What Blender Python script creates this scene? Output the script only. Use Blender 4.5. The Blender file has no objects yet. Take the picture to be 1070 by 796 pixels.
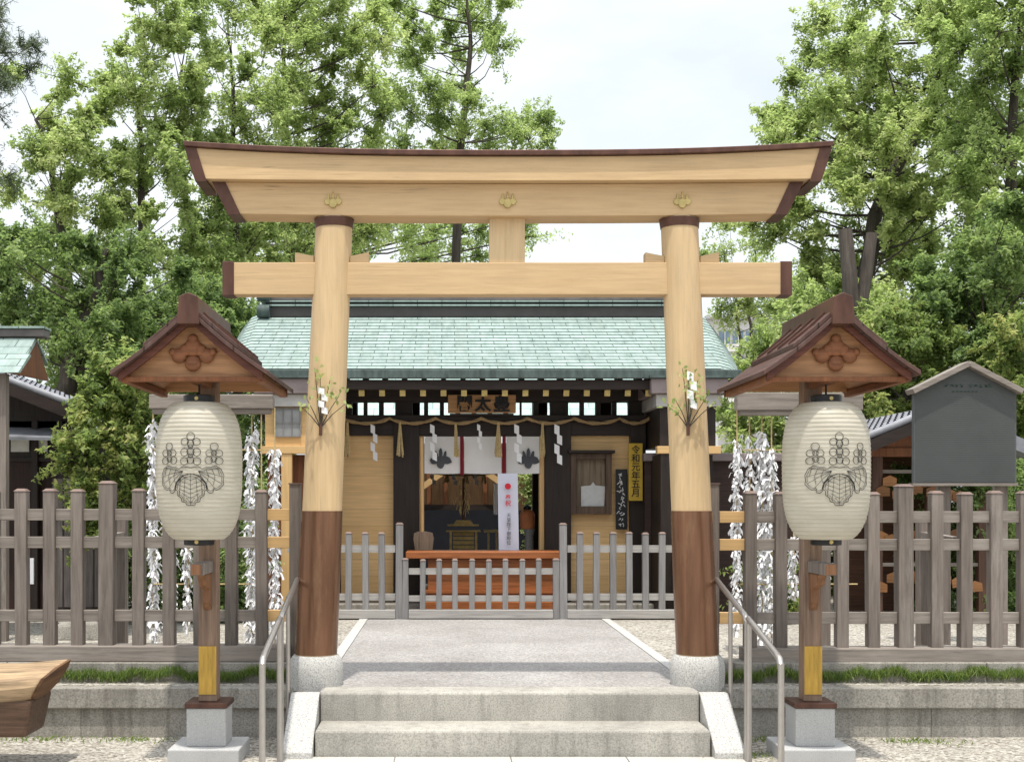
import bpy, bmesh, math, random
import numpy as np
from mathutils import Vector, Matrix
R = math.radians
SC = bpy.context.scene
COL = SC.collection
# ------------------------------------------------------------------ camera, world, sun, exposure
FPX, VU, VV, EYE = 1300.0, 465.0, 525.0, 1.55
cam = bpy.data.objects.new('camera', bpy.data.cameras.new('camera'))
COL.objects.link(cam)
cam.location = (0, 0, EYE); cam.rotation_euler = (R(90), 0, 0)
cam.data.sensor_fit = 'HORIZONTAL'; cam.data.sensor_width = 36
cam.data.lens = 36 * FPX / 1070
cam.data.shift_x = (535 - VU) / 1070
cam.data.shift_y = (VV - 398) / 1070
cam.data.clip_end = 2000
SC.camera = cam
SUN_EL, SUN_AZ = 75.0, 183.0                       # the sun is high and almost straight in front of the gate
sd = Vector((math.sin(R(SUN_AZ)) * math.cos(R(SUN_EL)), math.cos(R(SUN_AZ)) * math.cos(R(SUN_EL)), math.sin(R(SUN_EL))))
sl = bpy.data.lights.new('sun', 'SUN'); sl.energy = 2.75; sl.angle = R(1.4); sl.color = (1.0, 0.95, 0.87)
so = bpy.data.objects.new('sun', sl); COL.objects.link(so)
so.rotation_euler = (-sd).to_track_quat('-Z', 'Y').to_euler(); so.location = sd * 60
W = bpy.data.worlds.new('World'); SC.world = W; W.use_nodes = True
wn, wl = W.node_tree.nodes, W.node_tree.links
wn.clear()
wo = wn.new('ShaderNodeOutputWorld'); bg = wn.new('ShaderNodeBackground'); bg.inputs[1].default_value = 0.115
sky = wn.new('ShaderNodeTexSky'); sky.sky_type = 'NISHITA'; sky.sun_disc = False
sky.sun_elevation = R(SUN_EL); sky.sun_rotation = R(SUN_AZ); sky.dust_density = 2.0
tc = wn.new('ShaderNodeTexCoord'); mp = wn.new('ShaderNodeMapping'); mp.inputs['Scale'].default_value = (2.2, 2.2, 5.5)
nz = wn.new('ShaderNodeTexNoise'); nz.inputs['Scale'].default_value = 1.6; nz.inputs['Detail'].default_value = 6; nz.inputs['Roughness'].default_value = .55
cr = wn.new('ShaderNodeValToRGB'); cr.color_ramp.elements[0].position = .25; cr.color_ramp.elements[0].color = (.62,) * 3 + (1,)
cr.color_ramp.elements[1].position = .62; cr.color_ramp.elements[1].color = (.97,) * 3 + (1,)
mx = wn.new('ShaderNodeMix'); mx.data_type = 'RGBA'; mx.inputs[7].default_value = (6.05, 6.35, 6.58, 1)
wl.new(tc.outputs['Generated'], mp.inputs['Vector']); wl.new(mp.outputs[0], nz.inputs['Vector']); wl.new(nz.outputs[0], cr.inputs[0])
wl.new(cr.outputs[0], mx.inputs[0]); wl.new(sky.outputs[0], mx.inputs[6]); sx = wn.new('ShaderNodeSeparateXYZ'); wl.new(tc.outputs['Generated'], sx.inputs[0])          # thin overcast: brighter overhead than at the horizon
gr = wn.new('ShaderNodeMapRange'); gr.interpolation_type = 'SMOOTHSTEP'
for i_, x_ in ((1, .38), (2, .85), (3, 1.0), (4, 1.9)): gr.inputs[i_].default_value = x_
wl.new(sx.outputs[2], gr.inputs[0])
vm = wn.new('ShaderNodeVectorMath'); vm.operation = 'SCALE'; wl.new(mx.outputs[2], vm.inputs[0]); wl.new(gr.outputs[0], vm.inputs[3]); wl.new(vm.outputs[0], bg.inputs[0]); wl.new(bg.outputs[0], wo.inputs[0])
SC.view_settings.view_transform = 'Standard'; SC.view_settings.look = 'None'
SC.view_settings.exposure = 0.64; SC.view_settings.gamma = 1; SC.view_settings.use_curve_mapping = False
SC.render.engine = 'CYCLES'
SC.cycles.max_bounces = 7; SC.cycles.transparent_max_bounces = 6

# ------------------------------------------------------------------ helpers
def X(u, Y): return (u - VU) * Y / FPX
def Z(v, Y): return EYE - (v - VV) * Y / FPX
def at(u, v, Y): return Vector((X(u, Y), Y, Z(v, Y)))
ORG = {}
def tag(o, label=None, cat=None, group=None, kind=None):
    if label: o['label'] = label
    if cat: o['category'] = cat
    if group: o['group'] = group
    if kind: o['kind'] = kind
    return o
def thing(name, loc, label, cat, group=None):
    o = bpy.data.objects.new(name, None); COL.objects.link(o); o.location = loc
    o.empty_display_size = .1
    ORG[o.name] = Vector(loc)
    return tag(o, label, cat, group)

class MB:
    def __init__(s): s.v = []; s.f = []
    def add(s, vs, fs):
        n = len(s.v); s.v += [tuple(p) for p in vs]; s.f += [tuple(n + i for i in f) for f in fs]; return s
    def box(s, x0, x1, y0, y1, z0, z1):
        if x0 > x1: x0, x1 = x1, x0
        if y0 > y1: y0, y1 = y1, y0
        if z0 > z1: z0, z1 = z1, z0
        return s.add([(x0,y0,z0),(x1,y0,z0),(x1,y1,z0),(x0,y1,z0),(x0,y0,z1),(x1,y0,z1),(x1,y1,z1),(x0,y1,z1)],
                     [(0,3,2,1),(4,5,6,7),(0,1,5,4),(1,2,6,5),(2,3,7,6),(3,0,4,7)])
    def hexa(s, bottom, top):      # eight corners, both rings in the same order
        return s.add(list(bottom) + list(top), [(0,3,2,1),(4,5,6,7),(0,1,5,4),(1,2,6,5),(2,3,7,6),(3,0,4,7)])
    def bar(s, p, q, w, h, up=(0,0,1)):
        p, q = Vector(p), Vector(q); d = (q - p).normalized(); up = Vector(up)
        if abs(d.dot(up)) > .99: up = Vector((0,1,0))
        a = d.cross(up).normalized() * w / 2; b = a.normalized().cross(d) * h / 2
        ring = lambda c: [c - a - b, c + a - b, c + a + b, c - a + b]
        return s.add(ring(p) + ring(q), [(0,1,2,3),(7,6,5,4),(0,4,5,1),(1,5,6,2),(2,6,7,3),(3,7,4,0)])
    def prism(s, poly, a0, a1, axis='y'):    # poly in the two other axes
        def m(p, a):
            return (p[0], a, p[1]) if axis == 'y' else ((a, p[0], p[1]) if axis == 'x' else (p[0], p[1], a))
        n = len(poly)
        return s.add([m(p, a0) for p in poly] + [m(p, a1) for p in poly],
                     [tuple(range(n)), tuple(range(2*n-1, n-1, -1))] + [(i, i+n, (i+1) % n + n, (i+1) % n) for i in range(n)])
    def tube(s, pts, rad, n=8, caps=True):
        pts = [Vector(p) for p in pts]; m = len(pts)
        if not hasattr(rad, '__len__'): rad = [rad] * m
        vs = []; fs = []; ref = None
        for i, p in enumerate(pts):
            d = (pts[min(i+1, m-1)] - pts[max(i-1, 0)])
            d = d.normalized() if d.length > 1e-9 else Vector((0,0,1))
            if ref is None:
                ref = Vector((0,0,1)) if abs(d.z) < .9 else Vector((1,0,0))
            a = d.cross(ref)
            if a.length < 1e-6: a = d.cross(Vector((0,1,0)))
            a.normalize(); b = a.cross(d).normalized(); ref = b
            for k in range(n):
                t = 2 * math.pi * k / n
                vs.append(p + (a * math.cos(t) + b * math.sin(t)) * rad[i])
        for i in range(m - 1):
            for k in range(n):
                k2 = (k + 1) % n
                fs.append((i*n+k, i*n+k2, (i+1)*n+k2, (i+1)*n+k))
        if caps: fs.append(tuple(range(n-1, -1, -1))); fs.append(tuple((m-1)*n + k for k in range(n)))
        return s.add(vs, fs)
    def lathe(s, cx, cy, prof, n=32, caps=True, lean=None):
        vs = []; fs = []; m = len(prof)
        for r, z in prof:
            ox, oy = (lean(z) if lean else (cx, cy))
            for k in range(n):
                t = 2 * math.pi * k / n
                vs.append((ox + r * math.cos(t), oy + r * math.sin(t), z))
        for i in range(m - 1):
            for k in range(n):
                k2 = (k + 1) % n
                fs.append((i*n+k, i*n+k2, (i+1)*n+k2, (i+1)*n+k))
        if caps: fs.append(tuple(range(n-1, -1, -1))); fs.append(tuple((m-1)*n + k for k in range(n)))
        return s.add(vs, fs)
    def grid(s, fn, nu, nv, close=False):
        vs = [fn(i / nu, j / nv) for j in range(nv + 1) for i in range(nu + 1)]
        fs = [(j*(nu+1)+i, j*(nu+1)+i+1, (j+1)*(nu+1)+i+1, (j+1)*(nu+1)+i) for j in range(nv) for i in range(nu)]
        return s.add(vs, fs)
    def build(s, name, mat, parent=None, smooth=False, bevel=0, label=None, cat=None, group=None, kind=None, seg=2, fixn=True):
        me = bpy.data.meshes.new(name)
        if parent is not None: org = ORG[parent.name]
        else:
            a = np.array([tuple(p) for p in s.v]); org = Vector(((a[:,0].min()+a[:,0].max())/2, (a[:,1].min()+a[:,1].max())/2, a[:,2].min()))
        me.from_pydata([tuple(Vector(p) - org) for p in s.v], [], s.f)
        if fixn:
            bm = bmesh.new(); bm.from_mesh(me); bmesh.ops.recalc_face_normals(bm, faces=bm.faces); bm.to_mesh(me); bm.free()
        me.materials.append(mat)
        if smooth:
            me.polygons.foreach_set('use_smooth', [True] * len(me.polygons)); me.set_sharp_from_angle(angle=R(40))
        o = bpy.data.objects.new(name, me); COL.objects.link(o)
        if parent is not None: o.parent = parent
        else: o.location = org
        ORG[o.name] = org
        if bevel:
            b = o.modifiers.new('bevel', 'BEVEL'); b.width = bevel; b.segments = seg; b.limit_method = 'ANGLE'; b.angle_limit = R(40)
        return tag(o, label, cat, group, kind)

# ------------------------------------------------------------------ materials
def nt(name):
    m = bpy.data.materials.new(name); m.use_nodes = True
    n, l = m.node_tree.nodes, m.node_tree.links
    return m, n, l, n['Principled BSDF']
def rampnode(n, cols):
    r = n.new('ShaderNodeValToRGB'); e = r.color_ramp.elements
    while len(e) < len(cols): e.new(.5)
    for k, (p, c) in enumerate(cols): e[k].position = p; e[k].color = (*c, 1)
    return r
def mixc(n, l, fac, a, b, blend='MIX'):
    x = n.new('ShaderNodeMix'); x.data_type = 'RGBA'; x.blend_type = blend
    for sock, val in ((0, fac), (6, a), (7, b)):
        if hasattr(val, 'is_linked'): l.new(val, x.inputs[sock])
        elif sock == 0: x.inputs[0].default_value = val
        else: x.inputs[sock].default_value = (*val, 1)
    return x.outputs[2]
def noise(n, l, scale, stretch=(1,1,1), detail=5, rough=.6, coord='Object', dist=0):
    t = n.new('ShaderNodeTexCoord'); m = n.new('ShaderNodeMapping'); m.inputs['Scale'].default_value = stretch
    z = n.new('ShaderNodeTexNoise'); z.inputs['Scale'].default_value = scale; z.inputs['Detail'].default_value = detail
    z.inputs['Roughness'].default_value = rough; z.inputs['Distortion'].default_value = dist
    l.new(t.outputs[coord], m.inputs[0]); l.new(m.outputs[0], z.inputs['Vector'])
    return z.outputs[0]
def bumped(n, l, b, h, strength=.3, dist=.01):
    k = n.new('ShaderNodeBump'); k.inputs['Strength'].default_value = strength; k.inputs['Distance'].default_value = dist
    l.new(h, k.inputs['Height']); l.new(k.outputs[0], b.inputs['Normal'])
def plain(name, c, rough=.6, metal=0, var=.18, scale=6, stretch=(1,1,1), bump=.15, spec=.35):
    m, n, l, b = nt(name)
    f = noise(n, l, scale, stretch)
    lo = tuple(x * (1 - var) for x in c); hi = tuple(min(1, x * (1 + var)) for x in c)
    r = rampnode(n, [(.3, lo), (.7, hi)]); l.new(f, r.inputs[0]); l.new(r.outputs[0], b.inputs['Base Color'])
    b.inputs['Roughness'].default_value = rough; b.inputs['Metallic'].default_value = metal
    b.inputs['Specular IOR Level'].default_value = spec
    if bump: bumped(n, l, b, noise(n, l, scale * 4, stretch), bump, .005)
    return m
def wood(name, c, axis='z', var=.16, rough=.6, scale=1.0, stain=None, stain_amt=.5, bump=.25, weather=0, objvar=0, cracks=0):
    """long grain along one axis, blotches, and optionally stains with a shape of their own"""
    m, n, l, b = nt(name)
    st = {'x': (1.2, 22, 22), 'y': (22, 1.2, 22), 'z': (22, 22, 1.2)}[axis]
    g = noise(n, l, 2.0 * scale, st, 6, .65, dist=.3)
    big = noise(n, l, 1.7, tuple(1 if x < 5 else 2.2 for x in st), 4, .6)
    lo = tuple(x * (1 - var * 1.3) for x in c); hi = tuple(min(1, x * (1 + var)) for x in c)
    r = rampnode(n, [(.32, lo), (.5, c), (.68, hi)]); l.new(g, r.inputs[0])
    r2 = rampnode(n, [(.3, tuple(x * (1 - var) for x in (1, 1, 1))), (.7, (1, 1, 1))]); l.new(big, r2.inputs[0])
    out = mixc(n, l, 1.0, r.outputs[0], r2.outputs[0], 'MULTIPLY')
    if stain:
        s = noise(n, l, 3.1, tuple(.5 if x < 5 else 3 for x in st), 5, .7)
        rs = rampnode(n, [(.52, (0,0,0)), (.72, (stain_amt,) * 3)]); l.new(s, rs.inputs[0])
        out = mixc(n, l, rs.outputs[0], out, stain)
    if cracks:                                           # fine drying checks along the grain, in places
        ck = noise(n, l, 1.3, tuple(.35 if x < 5 else 26 for x in st), 2, .5); rk = rampnode(n, [(.488, (0,0,0)), (.5, (1,1,1)), (.512, (0,0,0))]); l.new(ck, rk.inputs[0])
        cm = noise(n, l, .9, tuple(.8 if x < 5 else 2.5 for x in st), 3, .6); rm = rampnode(n, [(.5, (0,0,0)), (.66, (cracks,)*3)]); l.new(cm, rm.inputs[0])
        out = mixc(n, l, mixc(n, l, 1.0, rk.outputs[0], rm.outputs[0], 'MULTIPLY'), out, tuple(x*.35 for x in c))
    if objvar:                                           # no two timbers weather alike
        oi = n.new('ShaderNodeObjectInfo'); ro = rampnode(n, [(0, (1-objvar,)*3), (1, (1+objvar*.7,)*3)]); l.new(oi.outputs['Random'], ro.inputs[0])
        out = mixc(n, l, 1.0, out, ro.outputs[0], 'MULTIPLY')
    l.new(out, b.inputs['Base Color']); b.inputs['Roughness'].default_value = rough; b.inputs['Specular IOR Level'].default_value = .3
    bumped(n, l, b, g, bump, .004)
    return m
def stone(name, c, speck=.25, scale=140, stain=(.12,.11,.10), stain_amt=.35, bump=.3, rough=.85, streak=0):
    m, n, l, b = nt(name)
    f = noise(n, l, scale, (1,1,1), 3, .7)
    r = rampnode(n, [(.3, tuple(x * (1 - speck * 1.6) for x in c)), (.5, c), (.7, tuple(min(1, x * (1 + speck)) for x in c))]); l.new(f, r.inputs[0])
    s = noise(n, l, 2.2, (1, 1, .7), 8, .7)
    rs = rampnode(n, [(.42, (0,0,0)), (.75, (stain_amt,) * 3)]); l.new(s, rs.inputs[0])
    c2 = mixc(n, l, rs.outputs[0], r.outputs[0], stain)
    if streak:                                           # run-off marks down the face
        q = noise(n, l, 3.0, (5, 5, .45), 6, .65); rq = rampnode(n, [(.5, (0,0,0)), (.68, (streak,) * 3)]); l.new(q, rq.inputs[0])
        c2 = mixc(n, l, rq.outputs[0], c2, (.07,.062,.05))
    l.new(c2, b.inputs['Base Color'])
    b.inputs['Roughness'].default_value = rough; b.inputs['Specular IOR Level'].default_value = .25
    bumped(n, l, b, f, bump, .004)
    return m
def gravel(name, cols, scale=55, bump=.9):
    m, n, l, b = nt(name)
    t = n.new('ShaderNodeTexCoord'); v = n.new('ShaderNodeTexVoronoi'); v.inputs['Scale'].default_value = scale
    l.new(t.outputs['Object'], v.inputs['Vector'])
    sp = n.new('ShaderNodeSeparateColor'); l.new(v.outputs['Color'], sp.inputs[0])
    r = rampnode(n, cols); l.new(sp.outputs[0], r.inputs[0])
    big = noise(n, l, .9, (1,1,1), 5, .6); rb = rampnode(n, [(.3, (.72,.71,.70)), (.65, (1,1,1))]); l.new(big, rb.inputs[0])
    l.new(mixc(n, l, 1, r.outputs[0], rb.outputs[0], 'MULTIPLY'), b.inputs['Base Color'])
    b.inputs['Roughness'].default_value = .9; b.inputs['Specular IOR Level'].default_value = .2
    inv = n.new('ShaderNodeMath'); inv.operation = 'SUBTRACT'; inv.inputs[0].default_value = 1; l.new(v.outputs['Distance'], inv.inputs[1])
    bumped(n, l, b, inv.outputs[0], bump, .012)
    return m
def leafmat(name, dark, mid, light, trans=.35, rough=.5):
    m, n, l, b = nt(name)
    a = n.new('ShaderNodeAttribute'); a.attribute_name = 'tone'
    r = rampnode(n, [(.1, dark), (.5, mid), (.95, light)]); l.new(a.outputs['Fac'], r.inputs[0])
    l.new(r.outputs[0], b.inputs['Base Color']); b.inputs['Roughness'].default_value = rough; b.inputs['Specular IOR Level'].default_value = .35
    tr = n.new('ShaderNodeBsdfTranslucent'); l.new(mixc(n, l, .5, r.outputs[0], (.42, .58, .16), 'MIX'), tr.inputs[0])
    ms = n.new('ShaderNodeMixShader'); ms.inputs[0].default_value = trans
    l.new(b.outputs[0], ms.inputs[1]); l.new(tr.outputs[0], ms.inputs[2]); l.new(ms.outputs[0], n['Material Output'].inputs[0])
    return m
def coppermat(name, cols, row, width, off=(0,0,0)):
    """patinated sheet copper laid in courses: joints, sheet to sheet tint, run-off streaks"""
    m, n, l, b = nt(name)
    t = n.new('ShaderNodeTexCoord'); mpn = n.new('ShaderNodeMapping'); mpn.inputs['Location'].default_value = off
    l.new(t.outputs['Object'], mpn.inputs[0])
    br = n.new('ShaderNodeTexBrick'); br.inputs['Scale'].default_value = 1; br.inputs['Row Height'].default_value = row
    br.inputs['Brick Width'].default_value = width; br.inputs['Mortar Size'].default_value = .006; br.inputs['Mortar Smooth'].default_value = .4
    br.inputs['Color1'].default_value = (.88,.88,.89,1); br.inputs['Color2'].default_value = (1.06,1.06,1.06,1); br.inputs['Mortar'].default_value = (.3,.33,.31,1)
    l.new(mpn.outputs[0], br.inputs['Vector'])
    f = noise(n, l, 5, (2.4, .6, .6), 10, .8)
    r = rampnode(n, cols); l.new(f, r.inputs[0])
    w = noise(n, l, 2.4, (3.2, .35, .35), 7, .7); rw = rampnode(n, [(.54, (0,0,0)), (.74, (.45,)*3)]); l.new(w, rw.inputs[0])
    l.new(mixc(n, l, rw.outputs[0], mixc(n, l, 1, r.outputs[0], br.outputs[0], 'MULTIPLY'), (.17,.165,.14)), b.inputs['Base Color'])
    b.inputs['Roughness'].default_value = .75; b.inputs['Specular IOR Level'].default_value = .25
    bumped(n, l, b, f, .2, .004)
    return m

M = {}
M['gravel'] = gravel('gravel', [(.05, (.19,.17,.14)), (.35, (.34,.31,.265)), (.75, (.46,.43,.375)), (1, (.58,.55,.49))])
M['path'] = gravel('path_aggregate', [(.05, (.235,.222,.212)), (.4, (.325,.307,.292)), (.8, (.385,.365,.348)), (1, (.46,.44,.42))], 85, .2)
M['granite'] = stone('granite', (.40,.38,.335), .26, 110, stain_amt=.5, streak=.3)
M['granite_pale'] = stone('granite_pale', (.47,.46,.435), .35, 120, stain_amt=.15)
M['granite_old'] = stone('granite_old', (.32,.30,.262), .3, 90, stain=(.12,.11,.092), stain_amt=.6, streak=.55)
M['paving'] = stone('paving', (.50,.48,.44), .2, 120, stain_amt=.2)
M['concrete'] = stone('concrete', (.42,.415,.405), .18, 160, stain_amt=.2)
M['hinoki'] = wood('hinoki_cypress', (.565,.395,.215), 'x', .09, .55, 1, (.48,.31,.15), .4, cracks=.7)
M['hinoki_z'] = wood('hinoki_cypress_upright', (.60,.435,.245), 'z', .09, .5, 1, (.50,.325,.16), .5, cracks=.7)
M['copper_brown'] = plain('brown_copper', (.10,.048,.034), .42, .4, .35, 9, (1,1,.35), .1)
M['copper_sleeve'] = wood('copper_sleeve', (.21,.108,.064), 'z', .2, .26, .3, (.36,.22,.125), .4, .03)
M['copper_sleeve'].node_tree.nodes['Principled BSDF'].inputs['Metallic'].default_value = .5
M['gold'] = plain('gilded_metal', (.50,.39,.16), .45, .6, .2, 20)
M['grey_wood'] = wood('weathered_grey_wood', (.205,.172,.148), 'z', .25, .8, 1, (.31,.28,.25), .55, objvar=.22, cracks=.8)
M['grey_wood_x'] = wood('weathered_grey_wood_lengthwise', (.255,.22,.19), 'x', .25, .8, 1, (.36,.325,.29), .5)
M['pale_grey_wood'] = wood('pale_grey_wood', (.25,.24,.235), 'z', .18, .8, objvar=.16)
M['pale_grey_wood_x'] = wood('pale_grey_wood_lengthwise', (.39,.37,.345), 'x', .18, .8)
M['cap_brown'] = plain('brown_cap', (.16,.11,.09), .6, .2)
M['fresh_wood'] = wood('fresh_wood', (.62,.40,.18), 'x', .1)
M['fresh_wood_z'] = wood('fresh_wood_upright', (.62,.40,.18), 'z', .1)
M['dark_wood'] = wood('dark_stained_wood', (.028,.019,.015), 'z', .3, .55)
M['dark_wood_x'] = wood('dark_stained_wood_lengthwise', (.03,.02,.016), 'x', .3, .55)
M['red_brown_wood'] = wood('red_brown_wood', (.22,.085,.035), 'z', .25, .6, 1, (.10,.045,.025), .5)
M['board_tan'] = None
M['steel'] = plain('brushed_steel', (.40,.375,.35), .34, .8, .06, 30)
M['white'] = plain('white_cloth', (.74,.73,.71), .9, 0, .04, 4)
M['paper'] = plain('white_paper', (.82,.82,.83), .9, 0, .03, 9)
M['ink'] = plain('black_ink', (.02,.02,.022), .7)
M['crest_grey'] = plain('dyed_crest', (.075,.08,.09), .9)
M['red'] = plain('crimson_cloth', (.23,.02,.035), .8)
M['red_dot'] = plain('vermilion_print', (.62,.03,.05), .8)
M['straw'] = plain('straw_rope', (.32,.22,.11), .9, 0, .3, 60)
M['straw_pale'] = plain('pale_straw', (.50,.38,.19), .9, 0, .3, 60)
M['black'] = plain('black_lacquer', (.012,.012,.013), .35)
M['orange_lacquer'] = wood('orange_lacquered_wood', (.37,.125,.042), 'x', .28, .4)
M['yellow_plate'] = plain('yellow_plate', (.42,.255,.045), .5, .1, .25, 14, (4,4,.5))
M['board_grey'] = plain('grey_board', (.095,.10,.10), .8, 0, .12, 3, (1,1,3))
M['plaster'] = plain('white_plaster', (.62,.61,.57), .9)
M['glass'] = plain('dark_glass', (.10,.13,.15), .1, 0, .1)
M['bark'] = wood('tree_bark', (.075,.062,.05), 'z', .4, .9, .6, (.15,.14,.12), .5, .9)
M['tile'] = plain('grey_roof_tile', (.19,.195,.215), .55, 0, .3, 5)
M['green_print'] = plain('faded_green_print', (.035,.075,.055), .8)
M['metal_pink'] = plain('weathered_metal_fascia', (.25,.205,.20), .55, .2, .15, 5)
M['roof_copper_brown'] = coppermat('brown_sheet_copper', [(.3, (.06,.033,.028)), (.6, (.10,.055,.045)), (.8, (.17,.11,.10))], .3, .25)
M['patina'] = coppermat('patinated_copper', [(.25, (.10,.15,.135)), (.42, (.235,.305,.278)), (.58, (.305,.38,.35)), (.8, (.385,.45,.42))], .1278, .30)
M['patina_dark'] = plain('dark_patina', (.07,.095,.088), .7, .1, .4, 9, (2,2,.6))
M['ridge_metal'] = plain('grey_ridge_metal', (.13,.115,.11), .6, .2, .3, 5)
def boards():
    m, n, l, b = nt('wide_tan_boards')
    t = n.new('ShaderNodeTexCoord'); s = n.new('ShaderNodeSeparateXYZ'); l.new(t.outputs['Object'], s.inputs[0])
    k = n.new('ShaderNodeMath'); k.operation = 'MULTIPLY'; k.inputs[1].default_value = 1 / .19; l.new(s.outputs[2], k.inputs[0])
    fl = n.new('ShaderNodeMath'); fl.operation = 'FLOOR'; l.new(k.outputs[0], fl.inputs[0])
    wn_ = n.new('ShaderNodeTexWhiteNoise'); wn_.noise_dimensions = '1D'; l.new(fl.outputs[0], wn_.inputs['W'])
    r = rampnode(n, [(0, (.76,.49,.215)), (1, (.82,.55,.26))]); l.new(wn_.outputs[0], r.inputs[0])
    fr = n.new('ShaderNodeMath'); fr.operation = 'FRACT'; l.new(k.outputs[0], fr.inputs[0])
    lt = n.new('ShaderNodeMath'); lt.operation = 'LESS_THAN'; lt.inputs[1].default_value = .025; l.new(fr.outputs[0], lt.inputs[0])
    g = noise(n, l, 2, (1.2, 20, 26), 6, .6); rg = rampnode(n, [(.3, (.82,.8,.78)), (.7, (1.05,1.05,1.05))]); l.new(g, rg.inputs[0])
    c = mixc(n, l, 1, r.outputs[0], rg.outputs[0], 'MULTIPLY')
    l.new(mixc(n, l, lt.outputs[0], c, (.50,.31,.14)), b.inputs['Base Color']); b.inputs['Roughness'].default_value = .6
    return m
M['board_tan'] = boards()
def washi():
    m, n, l, b = nt('lantern_washi')
    f = noise(n, l, 6, (1,1,3), 5, .6); r = rampnode(n, [(.3, (.60,.56,.455)), (.7, (.70,.66,.56))]); l.new(f, r.inputs[0])
    l.new(r.outputs[0], b.inputs['Base Color']); b.inputs['Roughness'].default_value = .45; b.inputs['Specular IOR Level'].default_value = .4
    tr = n.new('ShaderNodeBsdfTranslucent'); l.new(r.outputs[0], tr.inputs[0])
    ms = n.new('ShaderNodeMixShader'); ms.inputs[0].default_value = .3
    l.new(b.outputs[0], ms.inputs[1]); l.new(tr.outputs[0], ms.inputs[2]); l.new(ms.outputs[0], n['Material Output'].inputs[0])
    return m
M['washi'] = washi()
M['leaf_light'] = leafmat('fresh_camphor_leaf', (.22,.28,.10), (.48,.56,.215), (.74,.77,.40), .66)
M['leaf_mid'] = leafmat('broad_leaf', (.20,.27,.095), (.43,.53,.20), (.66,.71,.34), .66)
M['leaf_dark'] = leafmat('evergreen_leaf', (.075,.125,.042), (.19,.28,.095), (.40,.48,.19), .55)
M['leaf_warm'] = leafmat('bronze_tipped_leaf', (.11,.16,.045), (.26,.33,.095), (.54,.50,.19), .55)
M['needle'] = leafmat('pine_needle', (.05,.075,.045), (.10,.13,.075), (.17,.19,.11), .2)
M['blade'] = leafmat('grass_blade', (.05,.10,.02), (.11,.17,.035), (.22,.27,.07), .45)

def text_mb(body, size, face_y, cx, cz, offset=0.0, line=1.0):
    """lettering as mesh, standing upright and facing the camera side (-y); centred on (cx, cz)"""
    cu = bpy.data.curves.new('lettering', 'FONT'); cu.body = body; cu.size = size; cu.align_x = 'CENTER'; cu.align_y = 'CENTER'
    cu.extrude = .0015; cu.offset = offset; cu.space_line = line; cu.resolution_u = 3
    o = bpy.data.objects.new('lettering', cu); COL.objects.link(o)
    dg = bpy.context.evaluated_depsgraph_get(); dg.update()
    me = bpy.data.meshes.new_from_object(o.evaluated_get(dg))
    vs = [v.co.copy() for v in me.vertices]; fs = [tuple(p.vertices) for p in me.polygons]
    bpy.data.objects.remove(o); bpy.data.meshes.remove(me)
    b = MB()
    if not vs: return b
    x0 = min(v.x for v in vs); x1 = max(v.x for v in vs); y0 = min(v.y for v in vs); y1 = max(v.y for v in vs)
    b.add([(cx + v.x - (x0+x1)/2, face_y - v.z, cz + v.y - (y0+y1)/2) for v in vs], fs)
    return b
# ------------------------------------------------------------------ the setting
GZ = .333                                           # level of the shrine court above the forecourt
AX = .412                                           # axis of the gate
b = MB()
b.add([(-250,-60,0),(250,-60,0),(250,8.3,0),(-250,8.3,0),(-250,8.3,GZ),(250,8.3,GZ),(250,600,GZ),(-250,600,GZ)], [(0,1,2,3),(3,2,5,4),(4,5,6,7)])
b.build('ground', M['gravel'], kind='structure')
MB().box(-.80, 1.625, 7.97, 13.6, GZ-.05, GZ+.006).build('path', M['path'], kind='structure')
b = MB(); y = 8.55
while y < 13.5:
    for x0, x1 in ((1.629, 1.715), (-.89, -.804)): b.box(x0, x1, y, y + .595, GZ-.05, GZ + .012)
    y += .6
b.build('path_edging', M['granite_pale'], kind='structure', bevel=.004)
b = MB()
for i in range(4):
    for j in range(5): b.box(-1.0 + i*.7, -1.0 + i*.7 + .694, 7.54 - j*.9 - .894, 7.54 - j*.9, -.04, .012)
b.build('stone_paving', M['paving'], kind='structure', bevel=.004)

# stone steps with sloping cheeks
t = thing('stone_steps', (AX, 7.8, 0), 'pale granite steps with sloping cheeks leading up to the torii', 'steps')
MB().box(AX-1.205, AX+1.205, 7.91, 8.18, -.05, GZ+.010).build('step', M['granite'], t, bevel=.014)
MB().box(AX-1.203, AX+1.203, 7.56, 7.915, -.05, .166).build('step', M['granite'], t, bevel=.014)
for s in (-1, 1):
    x0, x1 = AX + s*1.212, AX + s*1.395
    MB().prism([(8.0, -.03), (8.0, GZ+.003), (7.93, GZ+.003), (7.47, .05), (7.47, -.03)], min(x0,x1), max(x0,x1), 'x').build('cheek', M['granite_pale'], t, bevel=.008)

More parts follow.
